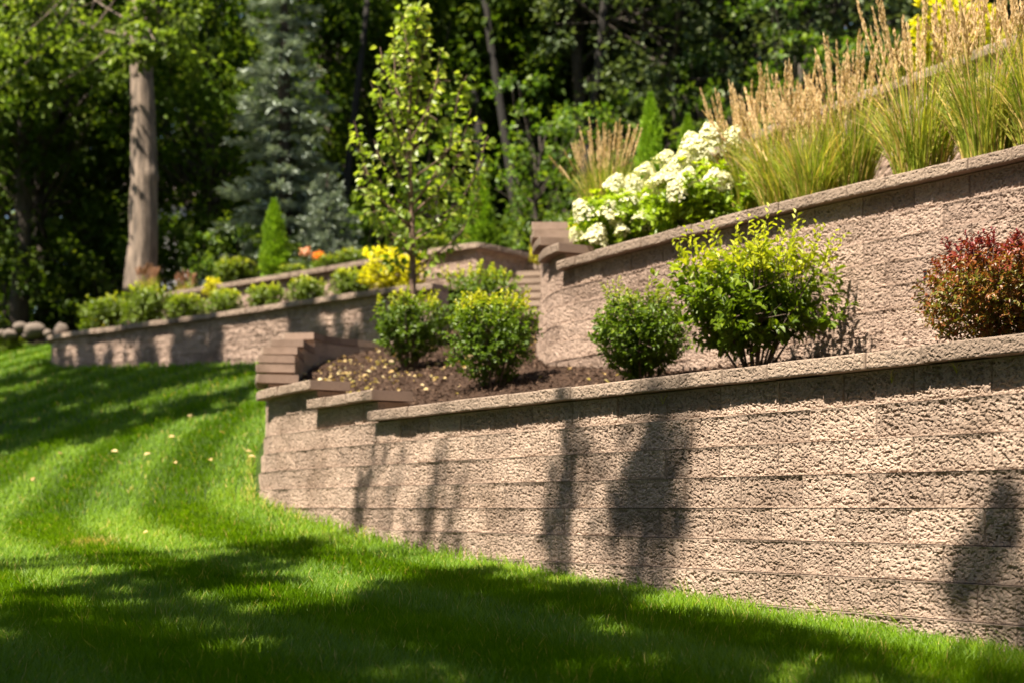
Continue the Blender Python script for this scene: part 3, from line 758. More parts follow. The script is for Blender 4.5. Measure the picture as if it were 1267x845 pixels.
# ------------------------------------------------------------------ feather reed grass
def reed_meshes(h, nst, nbl, spread, plume, seed=0, rbase=.20):
    fo = MB(); stk = MB()
    n = nbl
    th = rng.uniform(0, 2 * math.pi, n); r0 = np.sqrt(rng.random(n)) * rbase
    L = rng.uniform(.5, 1.1, n) * h * .74; out = rng.uniform(.10, .75, n) * spread
    K = 6; t = np.linspace(0, 1, K)
    x0, y0 = np.cos(th) * r0, np.sin(th) * r0
    th2 = th + rng.normal(size=n) * .5
    w = rng.uniform(.0032, .0058, n)
    hz = L[:, None] * (t[None] - .62 * (out[:, None] ** 1.1) * t[None] ** 2.6)
    hr = L[:, None] * out[:, None] * t[None] ** 1.7
    pts = np.stack([x0[:, None] + np.cos(th2)[:, None] * hr, y0[:, None] + np.sin(th2)[:, None] * hr, hz], -1)
    fa = rng.uniform(0, math.pi, n); sv = np.stack([np.cos(fa), np.sin(fa), np.zeros(n)], -1)
    ww = w[:, None] * (1 - .85 * t[None] ** 2)
    v = np.stack([pts - sv[:, None] * ww[..., None], pts + sv[:, None] * ww[..., None]], 2).reshape(-1, 3)
    b = (np.arange(n) * 2 * K)[:, None, None] + (np.arange(K - 1) * 2)[None, :, None]
    q = (b + np.array([0, 1, 3, 2])[None, None]).reshape(-1, 4)
    rr = np.clip(.1 + .6 * rng.random(n) + .25 * out / spread, 0, .9); rr = np.where(rng.random(n) < .12, 1.0, rr)
    rr = (rr[:, None, None] + np.array([.25, .1, 0, 0, .05, .1])[None, :, None] * np.ones((1, 1, 2))).reshape(-1)
    fo.add(v, q, np.clip(rr, 0, 1))
    for i in range(nst):
        a = rng.uniform(0, 2 * math.pi); q0 = math.sqrt(rng.random())
        ln = h * rng.uniform(.80, 1.05); lean = q0 * .20 + rng.uniform(0, .05)
        if rng.random() < .07: lean += .35; ln *= .85
        d = np.array([math.cos(a) * lean, math.sin(a) * lean, 1.0]); d /= np.linalg.norm(d)
        b0 = np.array([math.cos(a), math.sin(a), 0]) * rbase * .8 * q0
        bend = np.array([math.cos(a), math.sin(a), -.3]) * lean * .15 * ln
        pt = lambda u: b0 + d * ln * u + bend * u ** 3
        tube(stk, [pt(0), pt(.4), pt(.75)], [.0022, .002, .0015], 3, .15)
        u0 = rng.uniform(.71, .77); m = 80; u = rng.uniform(u0, 1.0, m); ctr = np.array([pt(x) for x in u])
        fat = .0055 * np.clip(np.sin(np.clip((u - u0 + .02) / (1.03 - u0), 0, 1) * math.pi), 0, 1) ** .6
        dr = rdir(m); ctr = ctr + dr * fat[:, None]
        dl = nrm(d + bend * 3 * u[:, None] ** 2 / ln)
        leaves(stk, ctr, nrm(dl + dr * .16), rdir(m), rng.uniform(.028, .05, m), rng.uniform(.005, .009, m), np.clip(.25 + .7 * rng.random(m), 0, 1), False)
    return fo.mesh("foliage", M['reed']), stk.mesh("inflorescence", plume)
rv = [reed_meshes(1.24, 56, 800, .56, M['plume'], 0, .14), reed_meshes(1.20, 48, 700, .70, M['plume'], 0, .15)]
GR = "feather reed grasses on the second terrace"
def z2soil(path_t): return Z2 + .02 + .16 * path_t
def reed(px, t, v, s, lab):
    loc = None
    for sv in np.linspace(0, W2.L, 3000):
        q = W2.at(sv) - W2.out(sv) * t
        if abs(q[0] / q[1] * F + CX - px) < 1.5: loc = np.array([q[0], q[1], z2soil(t)]); break
    r = empty("reed_grass", loc, lab, "ornamental grass", GR, rng.uniform(0, 6))
    r.scale = (s, s, s)
    link("foliage", rv[v][0], r); link("inflorescence", rv[v][1], r)
reed(925, 1.15, 0, 1.0, "feather reed grass clump just right of the white hydrangeas")
reed(968, .95, 1, 1.0, "feather reed grass clump spilling low arching blades over the second tier cap")
reed(1003, .80, 1, .86, "lower reed grass clump with many arching yellow green blades, left of the visible third cap")
reed(1050, 1.05, 0, 1.02, "tan plumed reed grass clump in front of the visible end of the third tier cap")
reed(1138, .75, 1, 1.10, "upright dark green reed grass clump standing alone against the third tier wall")
reed(1222, .75, 0, 1.06, "tall reed grass clump at the right edge with dense tan plumes")
reed(1292, .8, 1, 1.05, "reed grass clump cut by the right edge of the picture")
# back clump left of the hydrangeas
r = empty("reed_grass", P(748, 0, 13.6) * np.array([1, 1, 0]) + np.array([0, 0, 2.62]), "fan shaped reed grass clump behind the hydrangeas near the stairs", "ornamental grass", GR, 1.0)
r.scale = (.92, .92, .82)
link("foliage", rv[0][0], r); link("inflorescence", rv[0][1], r)
pv = reed_meshes(.42, 40, 160, .9, M['pinkplume'], 0, .12)
for (px, t, lab) in ((228, .5, "small pinkish plumed grass at the left end of the upper far wall"), (178, .2, "small pinkish plumed grass at the foot of the big tree trunk")):
    r = empty("plume_grass", upper(px, t) if px > 200 else P(182, 362, 22.9), lab, "ornamental grass", "pink plumed grasses", px)
    link("foliage", pv[0], r); link("inflorescence", pv[1], r)

# ------------------------------------------------------------------ hydrangeas
def head_mesh(seed):
    mb = MB(); n = 190
    z = rng.random(n) * .93; a = rng.uniform(0, 2 * math.pi, n)
    rr = .075 * np.sqrt(np.clip(1 - z, 0, 1)) * (1.15 - .3 * z) + .012
    rr *= rng.uniform(.75, 1.08, n)
    p = np.stack([np.cos(a) * rr, np.sin(a) * rr, z * .15], -1)
    o = nrm(np.stack([np.cos(a), np.sin(a), .4 + z * .6], -1))
    for q in range(2):
        leaves(mb, p + rdir(n) * .006, nrm(np.cross(o, rdir(n))), o + rdir(n) * .4, .024, .022, np.clip(.3 + .6 * rng.random(n), 0, 1), False)
    return mb.mesh("flower_head", M['petal'])
heads = [head_mesh(i) for i in range(3)]
GH = "white hydrangeas above the second tier wall"
def hydrangea(px, t, rx, h, hd, lab, zoff=0):
    for sv in np.linspace(0, W2.L, 3000):
        q = W2.at(sv) - W2.out(sv) * t
        if abs(q[0] / q[1] * F + CX - px) < 1.5: loc = np.array([q[0], q[1], z2soil(t) + zoff]); break
    r = shrub("hydrangea", lab, "hydrangea", loc, shrub_meshes(rx, rx * .9, h, 430, 8, .07, .042, M['hydleaf'], 10, .06, .5, 2.2, .0, .2, twl=.12, seed=3), GH)
    for (hx, hy, sc) in hd:      # where the heads show, photo pixels
        # place on the viewer's side of the bush
        D = loc[1]; X = (hx - CX) / F * D - loc[0]; Z = (HY - hy) / F * D - loc[2]
        k = 1 - (X / rx) ** 2 - ((Z - h * .5) / (h * .62)) ** 2
        Yo = -rx * .9 * math.sqrt(max(.02, k)) * .95
        f = (D + Yo) / D
        o = link("flower_head", heads[random.randrange(3)], r)
        o.location = ((hx - CX) / F * (D + Yo) - loc[0], Yo, (HY - hy) / F * (D + Yo) - loc[2] - .05 * sc)
        o.rotation_euler = (random.uniform(.1, .6), random.uniform(-.5, .5), random.uniform(0, 6)); o.scale = (sc * 1.2, sc * 1.2, sc * 1.15)
hydrangea(768, .62, .50, .62, [(725, 262, .95), (750, 264, .9), (735, 294, 1.0), (765, 268, .7), (792, 272, .8), (758, 230, .9), (785, 232, 1.0), (797, 215, 1.0), (805, 243, .9), (778, 250, .8), (714, 290, .6), (770, 285, .6)],
          "left white hydrangea bush with cone flower heads by the stepped wall end")
hydrangea(868, .85, .52, .66, [(858, 183, 1.15), (880, 175, 1.25), (902, 173, 1.0), (842, 205, 1.0), (826, 222, 1.0), (868, 195, .9), (880, 226, .9), (895, 222, .7), (838, 238, .8), (820, 198, .8), (848, 222, .8), (812, 228, .9), (918, 180, .7)],
          "right white hydrangea bush with larger flower heads next to the reed grass")

# ------------------------------------------------------------------ young tree
def young_tree():
    base = np.array([(507 - CX) / F * 15.0, 15.0, 0]); base[2] = float(bed1_h(np.array(base[0]), np.array(15.0))) - .03
    r = empty("young_tree", base, "slender young tree with sparse light green leaves behind the left shrub", "tree")
    top = (HY - 8) / F * 15.0 - base[2]
    tr = MB(); cr = MB()
    N = 14; tz = np.linspace(0, 1, N)
    wob = np.stack([.03 * np.sin(tz * 7) + .06 * tz ** 2, .03 * np.cos(tz * 6), tz * top], -1)
    tube(tr, wob, .036 * (1 - tz) ** .8 + .005, 8)
    def leafline(pts, dens):
        seg = np.linalg.norm(np.diff(pts, axis=0), axis=1); L = seg.sum(); n = max(3, int(L * dens))
        s = np.linspace(.12, 1, n); cs = np.concatenate([[0], np.cumsum(seg)]) / L
        q = np.stack([np.interp(s, cs, pts[:, k]) for k in range(3)], -1)
        d = nrm(np.gradient(q, axis=0)); per = nrm(np.cross(d, rdir(n)))
        ax = nrm(per + d * .3 + np.array([0, 0, -.45]))
        sz = rng.uniform(.065, .105, n)
        leaves(cr, q + per * .03, ax, nrm(rdir(n) * .8 + np.array([-.4, -.5, .6])), sz, sz * .72, np.clip(.12 + .6 * rng.random(n) + .25 * (q[:, 2] / top - .4), 0, 1) * np.where(rng.random(n) < .03, 9, 1).clip(0, 1.2), True)
    nb = 34
    for i in range(nb):
        u = .22 + .73 * (i / nb); a = i * 2.4 + rng.uniform(-.4, .4)
        b = np.array([np.interp(u, tz, wob[:, k]) for k in range(3)])
        # width envelope of the crown in the photo
        wid = np.interp(u, [.2, .32, .5, .62, .75, .9, 1.0], [.34, .56, .58, .46, .24, .14, .08]) * rng.uniform(.65, 1.08)
        rise = np.interp(u, [.2, .4, .6, 1], [.25, .5, .8, .5]) * rng.uniform(.7, 1.3)
        e = b + np.array([math.cos(a) * wid, math.sin(a) * wid * .8, rise * .75])
        e[2] = min(e[2], top * 1.0)
        m = b + (e - b) * .5 + np.array([math.cos(a), math.sin(a), 0]) * wid * .12
        pts = np.array([b, m, e]); pts = catmull(pts, 6)
        tube(tr, pts, np.linspace(.010, .003, len(pts)) * (1.3 - u * .7), 5)
        leafline(pts, 20)
        for k in range(3):
            j = rng.integers(3, len(pts) - 1); f = pts[j]; g = f + nrm(nrm(e - b) + rng.normal(size=3) * .7) * wid * .5
            pp = np.array([f, (f + g) / 2 + np.array([0, 0, .02]), g]); tube(tr, pp, [.004, .003, .002], 4); leafline(pp, 18)
    for (bx_, by_, u0) in ((486, 40, .55), (524, 22, .62), (545, 62, .58), (572, 92, .42), (583, 135, .40), (604, 168, .34), (438, 150, .36), (448, 205, .28), (470, 110, .45), (596, 225, .25)):
        Dq = 15.0 + rng.uniform(-.3, .3); e = P(bx_, by_, Dq) - base
        b = np.array([np.interp(u0, tz, wob[:, k]) for k in range(3)])
        m = b + (e - b) * .45 + np.array([(e[0] - b[0]) * .22, 0, -.06])
        pts = catmull(np.array([b, m, e]), 8); tube(tr, pts, np.linspace(.013, .003, len(pts)), 5); leafline(pts, 34)
        for k in range(2):
            j = rng.integers(5, len(pts) - 2); f = pts[j]; g = f + nrm(nrm(e - b) + rng.normal(size=3) * .5) * .22
            pp = np.array([f, (f + g) / 2, g]); tube(tr, pp, [.004, .003, .002], 4); leafline(pp, 26)
    leafline(wob[8:], 34)
    tr.build("trunk", M['sapbark'], r); cr.build("crown", M['young'], r)
young_tree()

# ------------------------------------------------------------------ trees
def blob_tree(root, base, blobs, r0, nl, L, leafmat, barkmat, lean=(0, 0), forks=None, spread=1.0, aspect=.62):
    """trunk with limbs to every leaf clump; blobs = [(x, y, z, radius)] relative to the base"""
    tr = MB(); cr = MB()
    bl = np.asarray(blobs, float)
    ztop = np.percentile(bl[:, 2], 70); zf = forks if forks else max(.8, bl[:, 2].min() * .75)
    cx, cy = bl[:, 0].mean(), bl[:, 1].mean()
    K = 10; t = np.linspace(0, 1, K)
    tp = np.stack([cx * t ** 2 * .3 + lean[0] * t + .04 * np.sin(t * 9), cy * t ** 2 * .3 + lean[1] * t + .04 * np.cos(t * 8), t * ztop], -1)
    rad = r0 * (1 - .72 * t ** 1.5) + r0 * .15 * np.exp(-t * 40)
    if r0 > .24:                              # a big trunk: fluted, knotted bark
        t2 = np.linspace(0, 1, 90); tp2 = np.stack([np.interp(t2, t, tp[:, k]) for k in range(3)], -1); r2 = np.interp(t2, t, rad)
        tube(tr, tp2, r2, 40)
        vv = tr.v[-1].reshape(90, 40, 3); th = np.arange(40) / 40 * 6.2832
        A_, T_ = np.meshgrid(np.cos(th) * 2.2 + np.sin(th) * 3.1 + 9, t2 * ztop)
        B_ = np.sin(th)[None] * 2.4 + 5 + 0 * T_
        k_ = 1 + .10 * (fbm(A_ * .6 + B_ * .3, T_ * .55 + B_, 3, 3) - .45) * 2 + .10 * (np.abs(2 * vnoise(A_ * 2.6 + .2 * T_, B_ * 2.4 + T_ * .9, 6) - 1) - .5)
        k_ += .22 * np.exp(-((T_ - 1.95) / .10) ** 2) * np.clip(-np.cos(th - .9), 0, 1)[None] ** 3
        tr.v[-1] = ((vv - tp2[:, None]) * k_[..., None] + tp2[:, None]).reshape(-1, 3).astype(np.float32)
    else:
        tube(tr, tp, rad, 12)
    for row in bl:
        x, y, z, R = row[:4]; mul = row[4] if len(row) > 4 else 1.0
        u = np.clip(max(rng.uniform(.35, .75) * z / ztop, zf / ztop + rng.uniform(0, .4)), 0, .97)
        b = np.array([np.interp(u, t, tp[:, k]) for k in range(3)])
        e = np.array([x, y, z]); m = b + (e - b) * .55 + np.array([0, 0, -.06 * np.linalg.norm(e - b)]) + rng.normal(size=3) * .05
        rb = max(.012, r0 * .28 * (1 - u * .5)) if mul == 1.0 else .022
        tube(tr, catmull([b, m, e], 4), np.linspace(rb, rb * .25, 9), 6)
        n = int(nl * R ** 2 * mul)
        q = rdir(n) * (rng.random((n, 1)) ** .45) * R * np.array([1.05, 1.05, .72])
        # sub clumps
        ncl = max(3, n // 26); cc = rdir(ncl) * (rng.random((ncl, 1)) ** .4) * R * np.array([1.1, 1.1, .75])
        q = cc[rng.integers(0, ncl, n)] * .78 + q * .30 + rng.normal(size=(n, 3)) * R * .07
        pp = e + q * spread
        od = nrm(q + rdir(n) * .01)
        ax = nrm(od * .5 + rdir(n) + np.array([0, 0, -.35])); up = nrm(od * .5 + np.array([0, 0, 1.0]) + rdir(n) * .55)
        s = rng.uniform(.65, 1.2, n) * L
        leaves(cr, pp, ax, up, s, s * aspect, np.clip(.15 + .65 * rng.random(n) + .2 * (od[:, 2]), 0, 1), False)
    tr_o = tr.build("trunk", barkmat, root, True); cr_o = cr.build("crown", leafmat, root)
    return tr_o, cr_o

def rand_blobs(n, rx, rz, zc, R, hollow=.35, ry=None):
    u = rdir(n) * ((hollow + (1 - hollow) * rng.random((n, 1))) ** .6) * np.array([rx, ry or rx, rz])
    return np.hstack([u + np.array([0, 0, zc]), rng.uniform(.75, 1.2, (n, 1)) * R])

def gz(x, y): return float(ground_h(np.array([[x]]), np.array([[y]]))[0, 0])
def at_px(px, D, dz=0.0):
    x = (px - CX) / F * D; return np.array([x, D, gz(x, D) + dz])

# big tree at the left
bt = empty("shade_tree", P(173, 362, 23.9), "big shade tree with a bare pale trunk left of the far walls", "tree")
zb = bt.location[2]
def rel(px, py, D):
    p = P(px, py, D); return [p[0] - bt.location[0], p[1] - 23.9, p[2] - zb]
bl = [[*rel(px, py, D), R, 3.2] for px, py, D, R in ((150, 48, 22.6, .40), (185, 40, 22.5, .36), (208, 58, 22.7, .26), (140, 76, 22.7, .24), (172, 60, 22.5, .34), (178, 78, 22.6, .24), (150, 92, 22.7, .2), (168, 18, 22.9, .34), (192, 8, 22.9, .3))]
bl += [[*rel(px, py, D), R, 1.25] for px, py, D, R in ((40, 30, 23, .8), (95, 10, 23.5, .8), (10, 60, 24.0, .8), (235, -30, 23, .7), (75, 70, 25.2, .7), (250, 75, 25.5, .6), (20, -30, 23, .8), (-50, 20, 23.5, .8),
      (60, 110, 26, .8), (215, 100, 27.5, .6), (110, 50, 26.0, 1.0), (230, 50, 26.2, .8), (-10, 120, 26, .8), (120, 90, 25.6, .6), (215, 25, 24.6, .7))]
rb_ = rand_blobs(24, 2.4, 2.4, 8.6, 1.0) + np.array([-3.2, 3.4, 0, 0])
blob_tree(bt, None, np.vstack([bl, np.hstack([rb_, np.full((len(rb_), 1), 1.001)])]), .245, 330, .14, M['mapleleaf'], M['bark'], lean=(.30, 0), forks=3.9)

# the woods: prototypes, then copies
FT = "tall trees of the woods"
def proto(name, lab, cat, grp, loc, blobs, r0, nl, L, lm, bm, forks, lean=(0, 0), s=1.0, rz=0.0):
    e = empty(name, loc, lab, cat, grp, rz)
    blob_tree(e, None, blobs, r0, nl, L, lm, bm, lean, forks); e.scale = (s, s, s)
    return e
tall = []
tall.append(proto("forest_tree", "forest tree with a leaning dark trunk right of the young tree", "tree", FT, at_px(655, 30), rand_blobs(56, 3.4, 4.6, 8.2, 1.15), .20, 165, .19, M['forestleaf'], M['darkbark'], 3.4, (.3, 0)))
tall.append(proto("forest_tree", "forest tree with a thin dark trunk beside the blue spruce", "tree", FT, at_px(414, 31), rand_blobs(54, 3.2, 4.8, 8.0, 1.1), .15, 165, .18, M['forestleaf'], M['darkbark'], 3.6, (-.2, .1)))
tall.append(proto("forest_tree", "grey green oak above the hydrangeas", "tree", FT, at_px(830, 27), rand_blobs(66, 3.6, 3.8, 6.2, 1.1), .20, 230, .15, M['oak'], M['darkbark'], 3.2, (.2, 0)))
tall.append(proto("forest_tree", "low branched dark forest tree left of the big pale trunk", "tree", FT, at_px(52, 29), rand_blobs(60, 2.9, 3.2, 4.2, 1.0), .15, 230, .16, M['forestleaf'], M['darkbark'], 1.2))
more = [  # proto, px, D, scale, rz, label
    (3, 262, 30, 1.0, 1.1, "low branched dark forest tree right of the big pale trunk"),
    (3, 490, 31, 1.1, 2.2, "low branched dark forest tree left behind the young tree crown"),
    (3, 590, 32, 1.05, 3.3, "low branched dark forest tree behind the right arborvitae"),
    (3, 690, 31, 1.05, 4.4, "low branched dark forest tree above the stairs"),
    (3, 790, 33, 1.15, 5.5, "low branched dark forest tree behind the smallest arborvitae trees"),
    (3, 125, 34, 1.1, .7, "low branched forest tree deep behind the big pale trunk"),
    (3, -40, 31, 1.1, 2.9, "low branched forest tree cut by the left edge"),
    (3, 385, 36, 1.2, 1.9, "low branched forest tree behind the two spruces"),
    (0, 22, 28, .95, 1.0, "forest tree with a thin trunk at the far left edge"),
    (1, 90, 33, 1.05, 2.0, "forest tree deep in the woods left of the big pale trunk"),
    (0, 285, 36, 1.0, 3.1, "forest tree in the woods right of the big pale trunk"),
    (1, 545, 34, 1.1, 4.0, "forest tree straight behind the young tree"),
    (0, 600, 37, 1.1, 5.2, "forest tree deep behind the right side of the young tree"),
    (1, 722, 28, 1.0, .6, "forest tree with a forked dark trunk above the stairs"),
    (0, 772, 36, 1.1, 1.7, "forest tree deep in the woods behind the fan shaped reed grass"),
    (2, 930, 29, 1.05, 2.6, "grey green oak behind the first reed grass clumps"),
    (2, 1040, 27, 1.0, 3.9, "grey green oak above the middle reed grass plumes"),
    (2, 1160, 30, 1.1, 5.0, "grey green oak at the upper right edge of the woods"),
    (2, 1290, 28, 1.1, .3, "grey green oak cut by the right edge"),
    (1, -70, 30, 1.1, 5.5, "forest tree reaching in from beyond the left edge"),
    (2, 620, 45, 1.2, 1.2, "pale oak far back between the dark trunks"),
    (1, 340, 45, 1.2, 1.4, "far forest tree behind the blue spruce"),
    (0, 140, 46, 1.2, 2.4, "far forest tree behind the big pale trunk"),
    (1, 880, 42, 1.2, .9, "far forest tree behind the oaks"),
    (0, 470, 42, 1.15, 4.4, "far forest tree left of the young tree"),
]
for (k, px, D, s, rz, lab) in more:
    copy_thing(tall[k], at_px(px, D, -.1), rz, (s, s, s), lab, FT)

bare = proto("forest_tree", "forest tree with a bare dark trunk standing above the stairs", "tree", FT, at_px(648, 27.5), rand_blobs(22, 2.0, 1.6, 10.2, .9), .10, 160, .18, M['forestleaf'], M['blackbark'], 7.2, (-1.3, .4))
for (px, D, s, rz, lab) in ((716, 26.5, 1.05, 2.5, "forest tree with a bare dark trunk above the fan shaped reed grass"), (414, 27.5, .9, 4.2, "forest tree with a thin bare dark trunk right of the tall spruce"),
                            (604, 28, 1.0, 5.4, "forest tree with a bare dark trunk right behind the young tree")):
    copy_thing(bare, at_px(px, D, -.1), rz, (s, s, s), lab, FT)

# understory trees and shrubs in the shade
US = "understory shrubs at the edge of the woods"
und = []
def uproto(lab, px, D, blobs, mat, L, nl):
    e = empty("forest_shrub", at_px(px, D, -.05), lab, "shrub", US)
    blob_tree(e, None, blobs, .05, nl, L, mat, M['darkbark'], (0, 0), .3); und.append(e)
uproto("tall leafy understory shrub left of the big tree trunk", 70, 29, rand_blobs(20, 1.2, 1.1, 1.3, .55), M['weeds'], .13, 240)
uproto("broad dark understory shrub right of the big tree trunk", 245, 27.5, rand_blobs(22, 1.4, 1.0, 1.15, .6), M['forestleaf'], .14, 240)
uproto("tall pale understory tree in the gap left of the stairs", 665, 24, rand_blobs(24, 1.1, 1.7, 2.0, .5), M['weeds'], .11, 240)
for (k, px, D, s, rz, lab) in [
    (1, 8, 28, 1.0, 1.0, "dark understory shrub at the far left picture edge"), (1, 130, 28.5, 1.05, 2.2, "dark understory shrub directly behind the big trunk"),
    (1, 318, 25.0, .8, 2.0, "dark understory shrub at the foot of the tall spruce"), (0, 205, 29, .9, 3.3, "leafy understory shrub just right of the big trunk"), (0, 305, 26, .75, .5, "light understory shrub left of the narrow arborvitae"),
    (1, 300, 31, 1.2, 5, "dark shrub deep in the woods behind the narrow arborvitae"), (1, 470, 27, 1.0, .8, "dark understory shrub between the small spruce and the young tree"),
    (2, 540, 28, 1.0, 2, "pale understory tree behind the young tree crown"), (1, 560, 25.5, .8, 4, "dark understory shrub behind the upper far wall"),
    (2, 640, 31, 1.2, 1.5, "understory tree in front of the leaning dark trunk"), (0, 690, 20.5, .62, .4, "low dark understory shrub behind the stairs"),
    (1, 720, 25, 1.2, 2.7, "dark understory shrub behind the fan shaped reed grass"), (2, 775, 27, 1.1, 3.6, "understory tree above the fan shaped reed grass"),
    (1, 830, 24, 1.2, 1.9, "dark understory shrub above the hydrangeas"), (2, 900, 25, 1.15, 5.6, "understory tree behind the right hydrangea"),
    (2, 985, 24, 1.3, .1, "understory tree behind the middle reed grasses"), (1, 1080, 23, 1.4, 3.0, "dark understory shrub behind the tall plumes"),
    (0, 1240, 22, 1.2, 4.6, "leafy understory shrub at the upper right corner"), (0, 420, 29, 1.0, 2.8, "leafy understory shrub behind the small spruce"),
    (0, 385, 25.3, .5, 3.8, "low bright understory shrub under the small spruce"), (0, 440, 24.6, .5, 1.8, "low bright understory shrub behind the golden shrub")]:
    copy_thing(und[k], at_px(px, D, -.08), rz, (s, s, s), lab, US)

# ------------------------------------------------------------------ conifers
def conifer(root, h, R, tiers, mat, dens=1.0, L=.16):
    tr = MB(); cr = MB()
    tube(tr, [(0, 0, 0), (0, 0, h * .5), (0, 0, h * .98)], [h * .018 + .02, h * .011 + .01, .008], 8)
    for i in range(tiers):
        u = (i + .4) / tiers; z = h * (.04 + .95 * u); rr = R * (1 - u) ** .85 + .06
        nb = max(5, int(11 * (1 - u) + 5))
        for b in range(nb):
            if rng.random() < .16: continue
            a = b / nb * 2 * math.pi + i * 1.1 + rng.uniform(-.25, .25); ln = rr * rng.uniform(.55, 1.25)
            d = np.array([math.cos(a), math.sin(a), 0]); e = d * ln + np.array([0, 0, z - .16 * ln + .04 * rng.normal()])
            s = np.array([0, 0, z]); m = (s + e) / 2 + np.array([0, 0, -.06 * ln])
            tube(tr, [s, m, e + np.array([0, 0, .05 * ln])], [.006 + .012 * ln, .004 + .006 * ln, .003], 4)
            n = int((10 + 62 * ln) * dens); t = rng.random(n) ** .6
            c = s + (m - s) * 2 * np.minimum(t, .5)[:, None] + (e - m) * 2 * np.maximum(t - .5, 0)[:, None]
            sv = np.array([-d[1], d[0], 0]); w = (.30 * (1 - t) + .06) * ln
            q = rng.uniform(-1, 1, n)
            pp = c + sv * (q * w)[:, None] + np.array([0, 0, 1]) * (rng.normal(size=n) * .03 - .04 * np.abs(q))[:, None]
            ax = nrm(d + sv * (q * .9)[:, None] + rng.normal(size=(n, 3)) * .35)
            sz = rng.uniform(.7, 1.25, n) * L
            leaves(cr, pp, ax, nrm(np.array([0, 0, 1.]) + rdir(n) * .5), sz, sz * .32, np.clip(.1 + .6 * rng.random(n) + .3 * t, 0, 1), False)
    tr.build("trunk", M['darkbark'], root); cr.build("crown", mat, root)
s1 = empty("blue_spruce", at_px(352, 26.6, -.1), "tall blue grey spruce in the woods left of the young tree", "spruce", "blue spruces")
conifer(s1, 8.6, 1.15, 26, M['spruce'], 1.0, .19)
s2 = empty("blue_spruce", at_px(405, 24.4, -.1), "small pale blue spruce behind the orange flowers", "spruce", "blue spruces")
conifer(s2, 2.55, 1.05, 15, M['spruce'], 1.5, .12)

def arbor_meshes(h, r, n):
    cr = MB(); tr = MB()
    z = rng.random(n) ** 1.15; a = rng.uniform(0, 2 * math.pi, n)
    prof = np.sin(np.clip(z * .93 + .10, 0, 1) * math.pi) ** .55 * (1 - .62 * z) * 1.12
    rr = r * prof * (rng.random(n) ** .3) * (1 + .22 * (vnoise(a * 1.6, z * 9, 3) - .5) * 2)
    p = np.stack([np.cos(a) * rr, np.sin(a) * rr, z * h], -1)
    d = np.stack([np.cos(a) * .5, np.sin(a) * .5, np.ones(n)], -1)
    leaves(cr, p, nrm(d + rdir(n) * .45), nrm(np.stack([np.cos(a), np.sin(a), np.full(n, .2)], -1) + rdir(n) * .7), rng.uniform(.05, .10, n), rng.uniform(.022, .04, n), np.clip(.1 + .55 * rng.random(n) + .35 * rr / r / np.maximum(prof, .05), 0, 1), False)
    tube(tr, [(0, 0, -.05), (0, 0, h * .85)], [.03, .006], 6)
    return cr.mesh("crown", M['arbor']), tr.mesh("trunk", M['darkbark'])
am = arbor_meshes(1.32, .25, 5200)
def arbor(loc, sc, lab):
    r = empty("arborvitae", loc, lab, "arborvitae", "narrow arborvitae trees", rng.uniform(0, 6)); r.scale = sc
    link("crown", am[0], r); link("trunk", am[1], r)
arbor(upper(338, .7), (.98, .98, 1.0), "narrow bright arborvitae left of the orange flowers")
arbor(upper(594, 1.2) + np.array([0, 0, -.15]), (1.05, 1.05, 1.05), "narrow arborvitae at the right side of the young tree")
arbor(np.array([P(805, 0, 18.6)[0], 18.6, 3.9]), (.85, .85, 1.10), "small narrow arborvitae behind the hydrangeas")
arbor(np.array([P(851, 0, 18.8)[0], 18.8, 4.1]), (.7, .7, .80), "smallest narrow arborvitae behind the right hydrangea")

# ------------------------------------------------------------------ stones along the lawn edge
GS = "field stones along the back edge of the lawn"
for (px, py, w, h, lab) in ((14, 415, .30, .17, "flat grey field stone at the left end of the stone row"), (27, 406, .26, .16, "reddish field stone behind the flat grey one"),
                            (43, 409, .34, .24, "largest tan field stone of the row"), (58, 413, .20, .12, "small grey field stone right of the largest one"), (2, 414, .2, .15, "field stone at the left picture edge"),
                            (33, 416, .22, .10, "low grey field stone in front of the largest one"), (76, 411, .26, .24, "round stone on the left end of the far low wall")):
    D = 26.4 if px < 70 else 23.35
    mb = MB(); n = 14; m = 9
    th = np.linspace(0, 2 * math.pi, n, endpoint=False); ph = np.linspace(.05, math.pi - .05, m)
    T, Ph = np.meshgrid(th, ph)
    k = 1 + .35 * (fbm(np.cos(T) * 1.3 + 4 + px, Ph * 1.2 + np.sin(T) * 1.3 + px * .37, 2, 3) - .45) * 2
    v = np.stack([np.cos(T) * np.sin(Ph) * w * .6 * k, np.sin(T) * np.sin(Ph) * w * .5 * k, np.cos(Ph) * h * .62 * k], -1).reshape(-1, 3)
    i = np.arange(m - 1)[:, None] * n; j = np.arange(n)[None]
    q = np.stack([i + j, i + n + j, i + n + (j + 1) % n, i + (j + 1) % n], -1).reshape(-1, 4)
    mb.add(v, [q, np.arange(n)[::-1] * 1, (m - 1) * n + np.arange(n)])
    o = mb.build("field_stone", M['rock'], None, True); o.location = P(px, py, D)
    o.rotation_euler = (0, 0, rng.uniform(0, 3)); tag(o, lab, "stone", GS)
sh = copy_thing(r0, at_px(6, 26.6, -.1), 2.0, (1.2, 1.2, 1.0), "small dark shrub by the stones at the left picture edge", "plants by the stone row")

